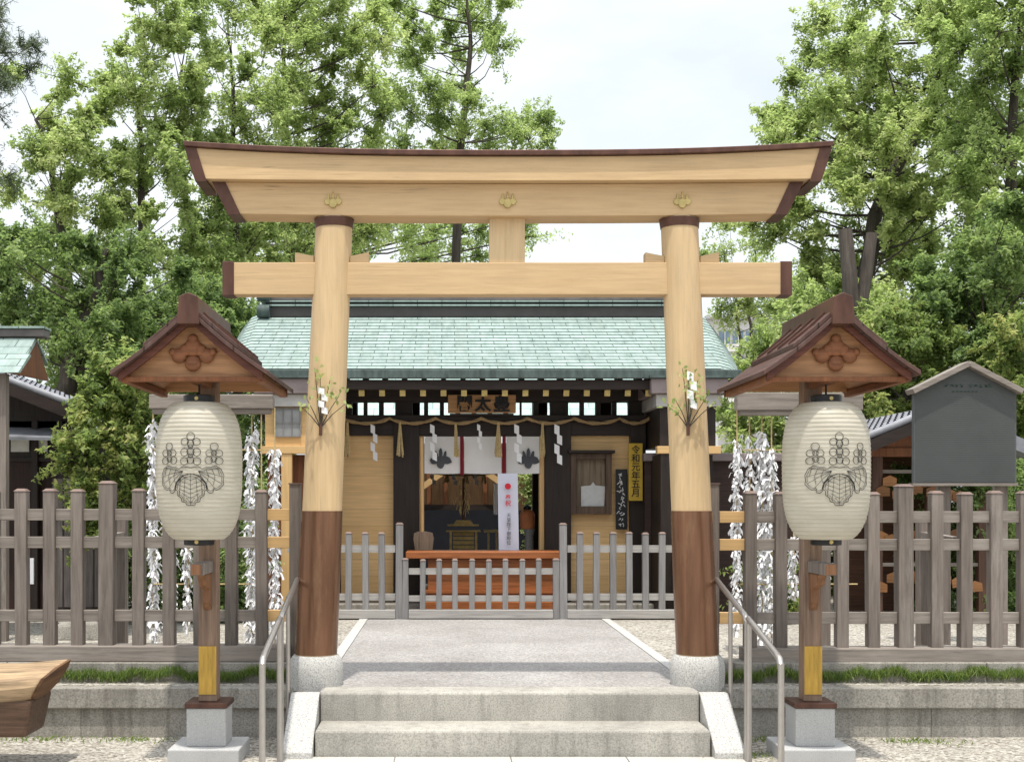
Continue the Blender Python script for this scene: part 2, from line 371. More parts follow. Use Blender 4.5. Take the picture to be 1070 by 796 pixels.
# retaining walls either side of the steps
for s, lab in ((-1, 'old stained stone retaining wall left of the steps, behind the log bench'), (1, 'old stained stone retaining wall right of the steps, under the notice board side')):
    t = thing('retaining_wall', (AX + s*4, 8.25, 0), lab, 'wall', 'stone retaining walls beside the steps')
    xa, xb = AX + s*1.40, AX + s*14
    rnd = random.Random(5 + s)
    c = MB(); x = xa
    while abs(x - AX) < 13.5:
        L = rnd.uniform(1.7, 2.3); c.box(x, x + s*(L-.003), 8.19, 8.37, .195, GZ-.002); x += s*L
    c.build('coping', M['granite_old'], t, bevel=.008)
    c = MB(); x = xa
    while abs(x - AX) < 13.5:
        L = rnd.uniform(1.1, 1.5); c.box(x, x + s*(L-.002), 8.225, 8.34, -.05, .192); x += s*L
    c.build('wall_blocks', M['granite_old'], t, bevel=.004)
    c = MB(); x = xa
    while abs(x - AX) < 13.5:
        L = rnd.uniform(1.6, 2.1); c.box(x, x + s*(L-.005), 8.46, 8.78, GZ-.05, .462); x += s*L
    c.build('kerb', M['granite_old'], t, bevel=.006)

# ------------------------------------------------------------------ torii
t = thing('torii_gate', (AX, 8.3, GZ), 'pale cypress torii gate with brown copper sleeves standing at the top of the steps', 'torii')
TY = 8.3
def lean(s): return lambda z: (AX + s*(1.272 - .042*(z-.54)), TY)
for s in (-1, 1):
    prof = [(.137 - .005*(z-.54), z) for z in [.54 + i*.29 for i in range(10)]] + [(.1225, 3.44)]
    p = MB().lathe(0, 0, prof, 40, lean=lean(s)).build('pillar', M['hinoki_z'], t, smooth=True)
    MB().lathe(0, 0, [(.1405, .545), (.1405, 1.0), (.1375, 1.495)], 40, lean=lean(s)).build('copper_sleeve', M['copper_sleeve'], p, smooth=True)
    MB().lathe(0, 0, [(.127, 3.375), (.134, 3.433)], 40, lean=lean(s)).build('copper_collar', M['copper_brown'], p, smooth=True)
    cx = AX + s*1.272
    MB().lathe(cx, TY, [(.175, GZ-.02), (.181, GZ+.06), (.181, GZ+.12), (.172, GZ+.175), (.15, GZ+.205), (.13, GZ+.207)], 40).build('stone_plinth', M['granite_pale'], t, smooth=True)
def curved(hl_top, hl_bot, y0, y1, zb, zt, n=40, x_from=-1, x_to=1):
    m = MB(); vs = []; fs = []
    for i in range(n + 1):
        k = x_from + (x_to - x_from) * i / n
        xb_, xt_ = AX + k*hl_bot, AX + k*hl_top
        vs += [(xb_, y0, zb(k)), (xb_, y1, zb(k)), (xt_, y1, zt(k)), (xt_, y0, zt(k))]
    for i in range(n):
        for q in range(4): fs.append((i*4+q, i*4+(q+1) % 4, (i+1)*4+(q+1) % 4, (i+1)*4+q))
    fs += [(0,1,2,3), (n*4+3, n*4+2, n*4+1, n*4)]
    return m.add(vs, fs)
kb = lambda k: 3.648 + .012*abs(k)**2.5
kt = lambda k: 3.806 + .06*abs(k)**2.6
sb = lambda k: 3.434 + .016*abs(k)**2.5
st = lambda k: kb(k) - .002
k1 = curved(2.095, 2.025, TY-.185, TY+.185, kb, kt).build('top_lintel', M['hinoki'], t, bevel=.004)
curved(2.118, 2.108, TY-.215, TY+.215, lambda k: kt(k)+.002, lambda k: kt(k)+.036).build('copper_cap', M['copper_brown'], k1, bevel=.004)
for s in (-1, 1):
    curved(2.106, 2.034, TY-.193, TY+.193, lambda k: kb(k)-.018, lambda k: kt(k)+.001, 6, s*.966, s*1.003).build('end_cap', M['copper_brown'], k1)
k2 = curved(1.93, 1.825, TY-.115, TY+.115, sb, st).build('second_lintel', M['hinoki'], t, bevel=.004)
for s in (-1, 1):
    curved(1.937, 1.832, TY-.123, TY+.123, lambda k: sb(k)-.007, lambda k: st(k)-.001, 6, s*.958, s*1.004).build('end_cap', M['copper_brown'], k2)
nk = MB().box(AX-1.88, AX+1.88, TY-.06, TY+.06, 2.927, 3.14).build('tie_beam', M['hinoki'], t, bevel=.004)
for s in (-1, 1):
    MB().box(AX+s*1.81, AX+s*1.886, TY-.066, TY+.066, 2.92, 3.147).build('end_cap', M['copper_brown'], nk, bevel=.003)
MB().box(AX-.118, AX+.118, TY-.05, TY+.05, 3.14, 3.436).build('centre_strut', M['hinoki_z'], t, bevel=.004)
for s in (-1, 1):
    cx = lean(s)(3.14)[0]
    for q in (-1, 1):
        xa, xb = cx + q*.12, cx + q*.245
        MB().hexa([(xa,TY-.045,3.142),(xb,TY-.045,3.142),(xb,TY+.045,3.142),(xa,TY+.045,3.142)],
                  [(xa,TY-.045,3.185),(xb,TY-.045,3.21),(xb,TY+.045,3.21),(xa,TY+.045,3.185)]).build('wedge', M['hinoki'], t, bevel=.003)
def paulownia(cx, cz, y, w, thick=.012):
    """gilded relief: three round leaves below three flower spikes"""
    m = MB()
    def disc(x, z, r, rz=None, n=14, th=thick):
        rz = rz or r
        pts = [(cx + (x + r*math.cos(2*math.pi*k/n)*(1 + .12*math.cos(5*2*math.pi*k/n)))*w, cz + (z + rz*math.sin(2*math.pi*k/n))*w) for k in range(n)]
        m.prism(pts, y - th, y + .004, 'y')
    disc(0, -.12, .27, .33, th=thick*1.3); disc(-.36, .0, .24, .22); disc(.36, .0, .24, .22)
    for x0, h in ((0, 4), (-.33, 3), (.33, 3)):
        for k in range(h): disc(x0, .30 + k*.12 - (0 if x0 == 0 else .04), .085 - .012*k, th=thick*.9)
    return m
for u_ in (lean(-1)(3.5)[0], AX, lean(1)(3.5)[0]):
    paulownia(u_, 3.527, TY-.115, .095).build('gold_crest', M['gold'], t, bevel=.002, seg=1)

# sprigs of evergreen with paper streamers, one on each pillar
def leafset(cs, ns, L, ratio=.45, seed=0, tones=None, jitter=.9, fold=.12):
    rng = np.random.default_rng(seed); cs = np.asarray(cs, float); N = len(cs); ns = np.asarray(ns, float)
    n = ns + jitter * rng.normal(size=(N,3)) * .6; n /= np.linalg.norm(n, axis=1)[:,None] + 1e-9
    t = rng.normal(size=(N,3)); t -= n * (t*n).sum(1)[:,None]; t /= np.linalg.norm(t, axis=1)[:,None] + 1e-9
    bb = np.cross(n, t); Ls = (L * rng.uniform(.7, 1.25, N))[:,None]
    v = np.empty((N,4,3)); v[:,0] = cs - t*Ls*.5; v[:,2] = cs + t*Ls*.5 - n*Ls*.08
    v[:,1] = cs + bb*Ls*ratio*.5 + n*Ls*fold - t*Ls*.06; v[:,3] = cs - bb*Ls*ratio*.5 + n*Ls*fold - t*Ls*.06
    if tones is None: tones = rng.uniform(0, 1, N)
    return v, np.asarray(tones, float)
def leaf_object(name, v, tones, mat, parent=None, **kw):
    N = len(v); me = bpy.data.meshes.new(name)
    if parent is not None: org = ORG[parent.name]
    else:
        f = v.reshape(-1,3); org = Vector(((f[:,0].min()+f[:,0].max())/2, (f[:,1].min()+f[:,1].max())/2, f[:,2].min()))
    co = (v - np.array(org)).reshape(-1)
    me.vertices.add(N*4); me.vertices.foreach_set('co', co)
    me.loops.add(N*4); me.loops.foreach_set('vertex_index', np.arange(N*4, dtype=np.int32))
    me.polygons.add(N); me.polygons.foreach_set('loop_start', np.arange(0, N*4, 4, dtype=np.int32))
    me.update(calc_edges=True)
    a = me.attributes.new('tone', 'FLOAT', 'FACE'); a.data.foreach_set('value', tones.astype(np.float32))
    me.materials.append(mat); me.validate()
    o = bpy.data.objects.new(name, me); COL.objects.link(o)
    if parent is not None: o.parent = parent
    else: o.location = org
    ORG[o.name] = org
    return tag(o, **kw)
def shide(m, x, y, z, w=.035, h=.12, n=4, tilt=.01):
    """zigzag folded paper strip"""
    for k in range(n):
        ox = x + (w*.45 if k % 2 else -w*.45) * .6; zz = z - k*h/n
        vs = [(ox - w/2, y, zz), (ox + w/2, y - tilt, zz - h/n*.25), (ox + w/2, y - tilt, zz - h/n*1.2), (ox - w/2, y, zz - h/n*.95)]
        m.add(vs + [(a, b_ + .002, c) for a, b_, c in vs], [(0,1,2,3), (7,6,5,4), (0,4,5,1), (1,5,6,2), (2,6,7,3), (3,7,4,0)])
    return m
for s, uc, lab in ((-1, 335, 'small evergreen sprig with paper strip tied to the left torii pillar'), (1, 719, 'fuller evergreen sprig with larger paper strip tied to the right torii pillar')):
    yy = TY - .145; c = at(uc, 447, yy)
    t = thing('evergreen_sprig', c, lab, 'sprig', 'sprigs tied to the torii pillars')
    rnd = random.Random(3 + s); cs = []; ns = []; st_ = MB()
    MB().tube([c + Vector((0,0,-.05)), c + Vector((0,0,.03))], .011, 8).build('holder', M['copper_brown'], t, smooth=True)
    for k, (du, dv) in enumerate([(0,-55), (-14,-30), (20,-34), (-6,-62), (10,-50), (26,-25), (-20,-22), (4,-40)]):
        e = at(uc + du, 447 + dv, yy) + Vector((0, -.02*rnd.random(), 0)); mid = (c + e)/2 + Vector((0,-.015,.01))
        st_.tube([c, mid, e], [.004,.003,.002], 5)
        for q in range(6 if s < 0 else 10):
            f = rnd.uniform(.72, 1.12); p = c.lerp(e, f) + Vector((rnd.gauss(0,.025), rnd.gauss(-.02,.015), rnd.gauss(0,.025))); cs.append(p); ns.append((0,-1,.5))
    st_.build('stems', M['bark'], t)
    v, tn = leafset(cs, ns, .04, .5, 11 + s); leaf_object('leaves', v, tn, M['leaf_mid'], t)
    m = MB(); shide(m, X(uc+3, yy), yy-.03, Z(405 if s < 0 else 388, yy), .04, .17 if s < 0 else .24, 4); m.build('paper_streamer', M['paper'], t)
# ------------------------------------------------------------------ worship hall
HY = 14.2
def mirror(u): return 2*503.5 - u
hall = thing('worship_hall', (AX, 15.5, GZ), 'dark timbered shrine hall with a pale green copper roof behind the torii', 'shrine hall')
b = MB().box(AX-2.55, AX+2.55, HY-.5, 17.1, GZ-.05, GZ+.10); b.build('stone_base', M['granite_old'], hall, bevel=.01)
for u in (425, 582):
    MB().box(X(u-13.5,HY), X(u+13.5,HY), HY-.14, HY+.14, GZ+.1, Z(441,HY)).build('post', M['dark_wood'], hall, bevel=.006)
for u in (348, 665):
    MB().box(X(u-8,HY), X(u+8,HY), HY-.13, HY+.13, GZ+.1, Z(441,HY)).build('post', M['dark_wood'], hall, bevel=.006)
for u in (348, 425, 582, 665):
    MB().box(X(u-9,HY), X(u+9,HY), 16.7, 16.9, GZ+.1, 2.95).build('post', M['dark_wood'], hall, bevel=.006)
for u0, u1 in ((356.5, 411.5), (595.5, 657)):
    MB().box(X(u0,HY), X(u1,HY), HY-.02, HY+.03, Z(638,HY), Z(455.5,HY)).build('wall_panel', M['board_tan'], hall)
    MB().box(X(u0,HY), X(u1,HY), HY-.05, HY+.05, GZ+.1, Z(638,HY)-.003).build('ground_sill', M['dark_wood_x'], hall)
for u in (440.5, 565.5):
    MB().box(X(u-2.6,HY), X(u+2.6,HY), HY-.09, HY+.06, GZ+.1, Z(456,HY)).build('door_jamb', M['fresh_wood_z'], hall, bevel=.004)
MB().box(X(340,HY), X(673.5,HY), HY-.11, HY+.11, Z(455.5,HY), Z(441,HY)).build('lintel', M['dark_wood_x'], hall, bevel=.005)
MB().box(X(336,HY), X(677,HY), HY-.16, HY+.13, Z(441,HY)+.002, Z(434.5,HY)).build('sill_beam', M['dark_wood_x'], hall, bevel=.005)
MB().box(X(330,HY), X(683,HY), HY-.15, HY+.13, Z(420,HY), Z(400,HY)).build('head_beam', M['dark_wood_x'], hall, bevel=.005)
opens = [374,390,407, 437,453.5,470,487,503.5,520,537,551,568.5, 599.5,616,633,650]
edges = [341]
for u in opens: edges += [u-6, u+6]
edges.append(672)
for a_, c_ in zip(edges[0::2], edges[1::2]): MB().box(X(a_,HY), X(c_,HY), HY-.04, HY+.04, Z(434.5,HY), Z(420,HY)).build('transom_bar', M['dark_wood'], hall)
for zf in (434.5, 419): # rear frame beams
    MB().box(X(340,HY), X(673,HY), 16.72, 16.88, 2.58 if zf > 430 else 2.95, 2.70 if zf > 430 else 3.12).build('rear_beam', M['dark_wood_x'], hall)
# side walls of the hall, open at the back
for u in (348, 665):
    MB().box(X(u-2,HY), X(u+2,HY), HY+.14, 16.69, GZ+.1, 2.5).build('side_wall', M['dark_wood'], hall)
# roof : curved copper slopes laid in courses, verges rolled down
RY, EY = 15.5, 13.2; EZ, RZ = 2.965, 3.90
NC = 18
def half(tt): return 2.94 - .20*tt*tt
def roofz(tt): return RZ + (EZ-RZ)*(tt*1.10 - .10*tt*tt) if tt < 1 else EZ
def slope(front):
    m = MB(); nu = 48; d = 1 if front else -1
    for c in range(NC if front else 10):
        rows = []
        for tt, lift in ((c/NC, .0), ((c+1)/NC, .007), ((c+1)/NC, .0)):
            row = []
            for i in range(nu+1):
                k = -1 + 2*i/nu; x = k*half(tt)
                e = max(0, (abs(x) - (half(tt)-.26))/.26); drop = .20*e**2.4*(1 - .35*tt)
                row.append((AX + x, RY - d*(RY-EY)*tt, roofz(tt) + lift - drop))
            rows.append(row)
        for r0, r1 in ((rows[0], rows[1]), (rows[1], rows[2])):
            m.add(r0 + r1, [(i, i+1, nu+1+i+1, nu+1+i) for i in range(nu)])
    return m
rf = slope(True).build('roof', M['patina'], hall, smooth=True, fixn=False)
slope(False).build('rear_roof', M['patina'], rf, smooth=True, fixn=False)
m = MB()          # eave edge boards and roof underside
m.grid(lambda p, q: (AX + (2*p-1)*(half(1)-.02), EY + .02 + q*((RY-EY)*1.55-.02), (EZ-.10) + (RZ-EZ-.10)*(1-abs(1.55*q-1))), 6, 31)
m.build('roof_underside', M['dark_wood'], hall)
for yy in (EY,):
    MB().box(AX-2.74, AX+2.74, yy-.01, yy+.05, EZ-.10, EZ-.004).build('eave_edge', M['patina_dark'], hall, bevel=.01)
    MB().box(AX-2.70, AX+2.70, yy+(.06 if yy == EY else -.12), yy+(.12 if yy == EY else -.06), EZ-.21, EZ-.105).build('fascia_board', M['dark_wood_x'], hall, bevel=.006)
for s in (-1, 1):
    m = MB(); xs = AX + s*2.50
    m.prism([(HY, 2.5), (16.8, 2.5), (16.8, 3.15), (15.5, 3.75), (HY, 3.1)], xs-.03, xs+.03, 'x'); m.build('gable_wall', M['dark_wood'], hall)
    for d in (1, -1):
        m = MB()
        for k in range(10 if d > 0 else 5):
            t0, t1 = k/10, (k+1)/10
            f = lambda tt: (AX + s*(half(tt)-.03), RY - d*(RY-EY)*tt, roofz(tt) - .21*(1-.35*tt))
            p, q = f(t0), f(t1); m.bar((p[0],p[1],p[2]-.06), (q[0],q[1],q[2]-.06), .05, .13)
        m.build('barge_board', M['patina_dark'], hall)
# ridge
rd = MB().box(AX-2.62, AX+2.62, RY-.17, RY+.17, RZ-.06, RZ+.065).build('ridge', plain('dark_ridge', (.06,.055,.052), .6), hall, bevel=.006)
MB().box(AX-2.66, AX+2.66, RY-.21, RY+.21, RZ+.067, RZ+.085).build('ridge_trim', M['patina'], rd)
MB().box(AX-2.62, AX+2.62, RY-.17, RY+.17, RZ+.086, RZ+.115).build('ridge_course', plain('black_ridge', (.02,.022,.02), .6), rd)
MB().box(AX-2.68, AX+2.68, RY-.21, RY+.21, RZ+.117, RZ+.133).build('ridge_trim', M['patina'], rd)
MB().box(AX-2.70, AX+2.70, RY-.15, RY+.15, RZ+.134, RZ+.28).build('ridge_cap', M['ridge_metal'], rd, bevel=.02)
for s in (-1, 1):
    xs = AX + s*2.64
    for dz, r_ in ((.0, .082), (.19, .07)):
        m = MB(); m.tube([(xs-.075, RY-.22, RZ+dz), (xs+.075, RY-.22, RZ+dz)], r_, 18); m.build('ridge_end', M['patina_dark'], rd, smooth=True)
# rafters with gilded tips
u_tip0 = 506.2
for k in range(-11, 12):
    yt = 13.36; x = X(u_tip0 + 21.38*k, yt)
    if abs(x - AX) > 2.6: continue
    z = Z(410.5, yt)
    r = MB().bar((x, yt, z), (x, RY-.1, z + .62), .055, .062).build('rafter', M['dark_wood'], hall)
    MB().bar((x, yt-.012, z-.004), (x, yt+.012, z+.004), .061, .066).build('gilded_tip', M['gold'], r)

# name board above the entrance
t = thing('name_board', at(503.5, 431, HY-.28), 'brown wooden name board with three dark characters under the eaves', 'sign')
yb = HY-.28
MB().hexa([(X(468,yb),yb,Z(431.5,yb)),(X(539,yb),yb,Z(431.5,yb)),(X(539,yb),yb+.04,Z(431.5,yb)),(X(468,yb),yb+.04,Z(431.5,yb))],
          [(X(468,yb),yb-.03,Z(412.5,yb)),(X(539,yb),yb-.03,Z(412.5,yb)),(X(539,yb),yb+.01,Z(412.5,yb)),(X(468,yb),yb+.01,Z(412.5,yb))]).build('board', wood('sign_board_wood', (.46,.25,.11), 'x', .3), t, bevel=.006)
for ch, u_ in (('閤', 485.5), ('太', 504.5), ('豊', 524)): text_mb(ch, .185, yb-.036, X(u_,yb), Z(421.8,yb), .006).build('character', M['ink'], t)
MB().box(X(470,yb), X(537,yb), yb+.03, yb+.12, Z(434,yb), Z(431.7,yb)).build('support', M['dark_wood_x'], t)

# sacred rope with tassels and paper streamers
yr = HY-.22
t = thing('shimenawa_rope', at(519, 443, yr), 'scalloped straw rope with tassels and white zigzag papers across the hall front', 'rope')
pk = [358, 407, 455, 503, 551, 600, 648, 679]
pts = []; rr = []
for a_, c_ in zip(pk[:-1], pk[1:]):
    for k in range(10):
        f = k/10; u = a_ + (c_-a_)*f; v = 437.0 + 5.2*math.sin(math.pi*f)**.8; pts.append(at(u, v, yr)); rr.append(.017 + .004*math.sin(math.pi*f))
pts.append(at(679, 437, yr)); rr.append(.03)
m = MB()
for ph in (0, math.pi):
    q = []
    for i, p in enumerate(pts): q.append(p + Vector((0, math.cos(i*.9+ph)*.008, math.sin(i*.9+ph)*.008)))
    m.tube(q, [r_*.75 for r_ in rr], 7)
m.build('rope', M['straw'], t, smooth=True)
def tassel(u, v0, v1, Y, w0, w1, par, mat, rnd):
    m = MB(); 
    for k in range(11):
        a = rnd.uniform(0, 6.28); r0, r1 = w0*rnd.random()**.5, w1*rnd.random()**.5
        p0 = at(u, v0, Y) + Vector((r0*math.cos(a), r0*math.sin(a)*.6, 0)); p1 = at(u, v1 - rnd.uniform(0, 4), Y) + Vector((r1*math.cos(a), r1*math.sin(a)*.6, 0))
        m.tube([p0, p0.lerp(p1, .35), p1], [.006, .007, .009], 5)
    return m.build('tassel', mat, par)
rnd = random.Random(2)
for u in (363, 418, 476, 521, 567): tassel(u, 441, 478, yr-.01, .008, .042, t, M['straw_pale'], rnd)
for u, w in ((391, 1), (453, 1), (501, .7), (541, 1.05), (583, 1.1)):
    m = MB(); shide(m, X(u,yr), yr-.03, Z(443,yr), .05*w, .40*w, 4, .015); m.build('paper_streamer', M['paper'], t)

# entrance curtain
yc = HY-.10
t = thing('entrance_curtain', at(503.5, 495, yc), 'white cloth entrance curtain with grey crests and crimson bands in the hall doorway', 'curtain')
def cloth(u0, u1, v0, v1, Y, n=14, amp=.008, ph=0):
    m = MB()
    m.grid(lambda p, q: (X(u0 + (u1-u0)*p, Y), Y + amp*math.sin(p*9+ph)*(.3+q) - .002*q, Z(v0 + (v1-v0)*q, Y) - .006*q*math.sin(p*3.14)), n, 6)
    m.grid(lambda p, q: (X(u0 + (u1-u0)*p, Y), Y + .004 + amp*math.sin(p*9+ph)*(.3+q) - .002*q, Z(v0 + (v1-v0)*q, Y) - .006*q*math.sin(p*3.14)), n, 6)
    return m
for i, (u0, u1) in enumerate(((443.5, 481), (485, 524), (529, 563.5))):
    cloth(u0, u1, 456, 494.5, yc, ph=i).build('cloth_panel', M['white'], t, smooth=True, fixn=False)
for u0 in (480.8, 524.8):
    cloth(u0, u0+3.9, 456, 496, yc-.012, 4).build('crimson_band', M['red'], t, fixn=False)
for u in (460.5, 552):
    cx, cz, w = X(u,yc), Z(480,yc), .215; m = MB()
    def lobe(x, z, rx, rz, a=0):
        P = []
        for k in range(16):
            t_ = 2*math.pi*k/16; px, pz = rx*math.cos(t_)*(1 + .10*math.cos(5*t_)), rz*math.sin(t_)
            P.append((cx + (x + px*math.cos(a) - pz*math.sin(a))*w, cz + (z + px*math.sin(a) + pz*math.cos(a))*w))
        m.prism(P, yc-.022 - abs(x)*.004 - z*.003, yc-.013)
    lobe(0, -.14, .22, .34); lobe(-.28, -.03, .30, .20, .35); lobe(.28, -.03, .30, .20, -.35)
    lobe(0, .34, .09, .26); lobe(-.22, .26, .075, .20, .25); lobe(.22, .26, .075, .20, -.25)
    m.build('crest', M['crest_grey'], t)

# white paper banner with a red disc
yb = HY-.35
t = thing('paper_banner', at(530.5, 574, yb), 'tall white paper banner with a red disc and vertical writing in the hall doorway', 'banner')
m = MB()
for off in (0, .004):
    m.grid(lambda p, q: (X(520 + 21*p + 1.2*q, yb), yb + off + .012*math.sin(q*5) + .006*math.sin(p*3), Z(494.5 + 81*q, yb)), 6, 14)
m.build('sheet', plain('banner_paper', (.66,.69,.80), .85, 0, .03, 5), t, fixn=False, smooth=True)
cx, cz = X(530.6, yb), Z(508, yb)
MB().prism([(cx + .034*math.cos(k*.2618), cz + .034*math.sin(k*.2618)) for k in range(24)], yb-.024, yb-.02).build('red_disc', M['red_dot'], t)
text_mb('奉\n祝', .066, yb-.022, X(530.8,yb), Z(522.5,yb), .001, 1.0).build('red_lettering', M['red_dot'], t)
text_mb('天\n皇\n陛\n下\n御\n即\n位', .05, yb-.03, X(531.5,yb), Z(552.5,yb), .0, 1.02).build('black_lettering', M['ink'], t)
tag(t, None)

# framed notice case on the right wall panel
yf = HY-.06
t = thing('notice_case', at(616.5, 538, yf), 'weathered brown framed notice case with a white sheet inside', 'notice case')
x0, x1, z0, z1 = X(595.5,yf), X(638,yf), Z(537,yf), Z(474,yf)
m = MB(); fw = .065
m.box(x0, x0+fw, yf-.10, yf+.03, z0, z1); m.box(x1-fw, x1, yf-.10, yf+.03, z0, z1); m.box(x0+fw, x1-fw, yf-.10, yf+.03, z0, z0+.09); m.box(x0+fw, x1-fw, yf-.10, yf+.03, z1-fw, z1)
m.build('frame', wood('case_wood', (.115,.075,.05), 'z', .35), t, bevel=.006)
MB().box(x0+fw, x1-fw, yf-.005, yf+.03, z0+.09, z1-fw).build('back_panel', wood('case_back', (.22,.165,.11), 'z', .3), t)
m = MB(); m.box(x0-.03, x1+.03, yf-.17, yf+.03, z1+.002, z1+.035); m.build('small_roof', M['dark_wood_x'], t, bevel=.004)
m = MB(); m.prism([(X(607,yf),Z(529.5,yf)),(X(631,yf),Z(529.5,yf)),(X(632,yf),Z(508,yf)),(X(622,yf),Z(507,yf)),(X(619.5,yf),Z(503.5,yf)),(X(617,yf),Z(507,yf)),(X(607,yf),Z(508,yf))], yf-.022, yf-.012); m.build('white_sheet', plain('notice_paper', (.55,.55,.53), .8, 0, .1, 14), t)

# yellow and black upright boards
def strokes(m, cx, cz, y, s, rnd, n=5):
    """brush squiggle: too small and cursive in the place to be read"""
    for k in range(n):
        a = Vector((cx + rnd.uniform(-.5,.5)*s, y, cz + rnd.uniform(-.5,.5)*s)); pts = [a]
        for q in range(3): a = a + Vector((rnd.uniform(-.35,.35)*s, 0, rnd.uniform(-.4,.2)*s)); pts.append(a)
        m.tube(pts, [s*.07, s*.10, s*.09, s*.04], 5)
    return m
yy = HY-.20
t = thing('yellow_sign_board', at(664, 523, yy), 'narrow bright yellow upright board with black brush writing on the corner post', 'sign')
MB().box(X(657,yy), X(671.5,yy), yy, yy+.03, Z(523,yy), Z(463,yy)).build('board', plain('yellow_board', (.55,.36,.04), .6), t, bevel=.003)
text_mb('令\n和\n元\n年\n五\n月', .10, yy-.006, X(664.2,yy), Z(492,yy), .001, .97).build('lettering', M['ink'], t)
yy = HY-.12
t = thing('black_sign_board', at(649.5, 553, yy), 'narrow black upright board with white cursive writing beside the notice case', 'sign')
MB().box(X(643.5,yy), X(655.5,yy), yy, yy+.03, Z(553,yy), Z(490,yy)).build('board', M['black'], t, bevel=.003)
m = MB(); rnd = random.Random(9)
for k in range(9): strokes(m, X(649.5,yy), Z(495 + k*6.4, yy), yy-.006, .055, rnd, 4)
m.build('white_writing', M['white'], t)

# wooden paddle leaning by the left jamb
yy = HY-.32
t = thing('wooden_paddle', at(441, 577, yy), 'large worn wooden paddle standing on the offering table by the left jamb', 'paddle')
MB().tube([at(441.5, 562, yy), at(440.6, 458, yy)], .02, 10).build('handle', M['fresh_wood_z'], t, smooth=True)
m = MB(); pr = [(434,577),(451.5,577),(453.5,562),(452,556.5),(445,555),(437,555),(432.5,557),(432,563)]
m.prism([(X(u,yy), Z(v,yy)) for u, v in pr], yy-.02, yy+.02); m.build('blade', wood('paddle_wood', (.27,.20,.14), 'z', .3), t, bevel=.006)

# offering table in orange lacquer
y0 = 13.32
t = thing('offering_box', (AX, 13.6, GZ), 'long orange lacquered offering box behind the low gate', 'offering box')
MB().box(X(424,y0), X(587.5,y0), y0, y0+.62, Z(583.5,y0), Z(576.5,y0)).build('top_board', M['orange_lacquer'], t, bevel=.006)
bd = MB().box(X(447,y0), X(579,y0), y0+.07, y0+.5, Z(625,y0), Z(583.8,y0)).build('body', M['orange_lacquer'], t, bevel=.005)
MB().box(X(440,y0), X(583,y0), y0+.05, y0+.52, Z(620,y0), Z(616.5,y0)).build('rail', M['orange_lacquer'], bd)
MB().box(X(443,y0), X(581,y0), y0+.03, y0+.56, GZ+.0, Z(629,y0)).build('base', M['orange_lacquer'], t, bevel=.005)

# inner shrine seen through the doorway
inn = thing('inner_shrine', (AX, 19.4, GZ), 'dark inner shrine with pale barge boards seen through the doorway', 'shrine')
iy = 18.6
MB().box(-1.2, 2.2, iy+.25, iy+2.6, GZ, 2.45).build('wall', wood('inner_wall_wood', (.13,.07,.03), 'z', .35), inn)
for a_, c_ in (((484.5, 478), (438, 511)), ((486, 478), (533, 511))):
    MB().bar(at(*a_, iy), at(*c_, iy), .05, .085).build('barge_board', M['fresh_wood'], inn)
m = MB(); m.box(X(432,iy), X(542,iy), iy+.1, iy+.2, Z(536,iy), Z(527,iy)); m.build('threshold_beam', M['dark_wood_x'], inn)
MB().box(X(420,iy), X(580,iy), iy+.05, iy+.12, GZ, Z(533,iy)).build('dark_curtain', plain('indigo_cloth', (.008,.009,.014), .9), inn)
for u in (448, 466, 507, 525):
    MB().box(X(u-2,iy), X(u+2,iy), iy+.12, iy+.24, GZ, Z(490,iy)).build('post', M['red_brown_wood'], inn)
rfm = MB()
rfm.add([(-2.2,18.9,2.86),(3.1,18.9,2.86),(3.1,21,4.25),(-2.2,21,4.25)], [(0,1,2,3)])
rfm.add([(-2.2,18.9,2.80),(3.1,18.9,2.80),(3.1,23,2.80),(-2.2,23,2.80)], [(3,2,1,0)])
rfm.add([(-2.2,18.9,2.80),(3.1,18.9,2.80),(3.1,18.9,2.86),(-2.2,18.9,2.86)], [(0,1,2,3)])
rfm.add([(3.1,21,4.25),(-2.2,21,4.25),(-2.2,23,2.86),(3.1,23,2.86)], [(0,1,2,3)])
rfm.build('roof', coppermat('inner_patina', [(.3,(.33,.47,.43)),(.7,(.46,.58,.55))], .3, .6), inn)
t = thing('inner_rope', at(485, 500, 17.2), 'short inner rope with white papers and straw tassels hanging inside the hall', 'rope')
yy = 16.8
MB().tube([at(446,493,yy), at(470,496,yy), at(500,496,yy), at(520,493,yy)], .02, 8).build('rope', M['straw'], t, smooth=True)
for u in (467, 487, 506): tassel(u, 495, 506, yy, .01, .05, t, M['straw_pale'], rnd)
for u in (452.5, 475, 497):
    m = MB(); shide(m, X(u,yy), yy-.02, Z(495,yy), .05, .14, 2); m.build('paper_streamer', M['paper'], t)
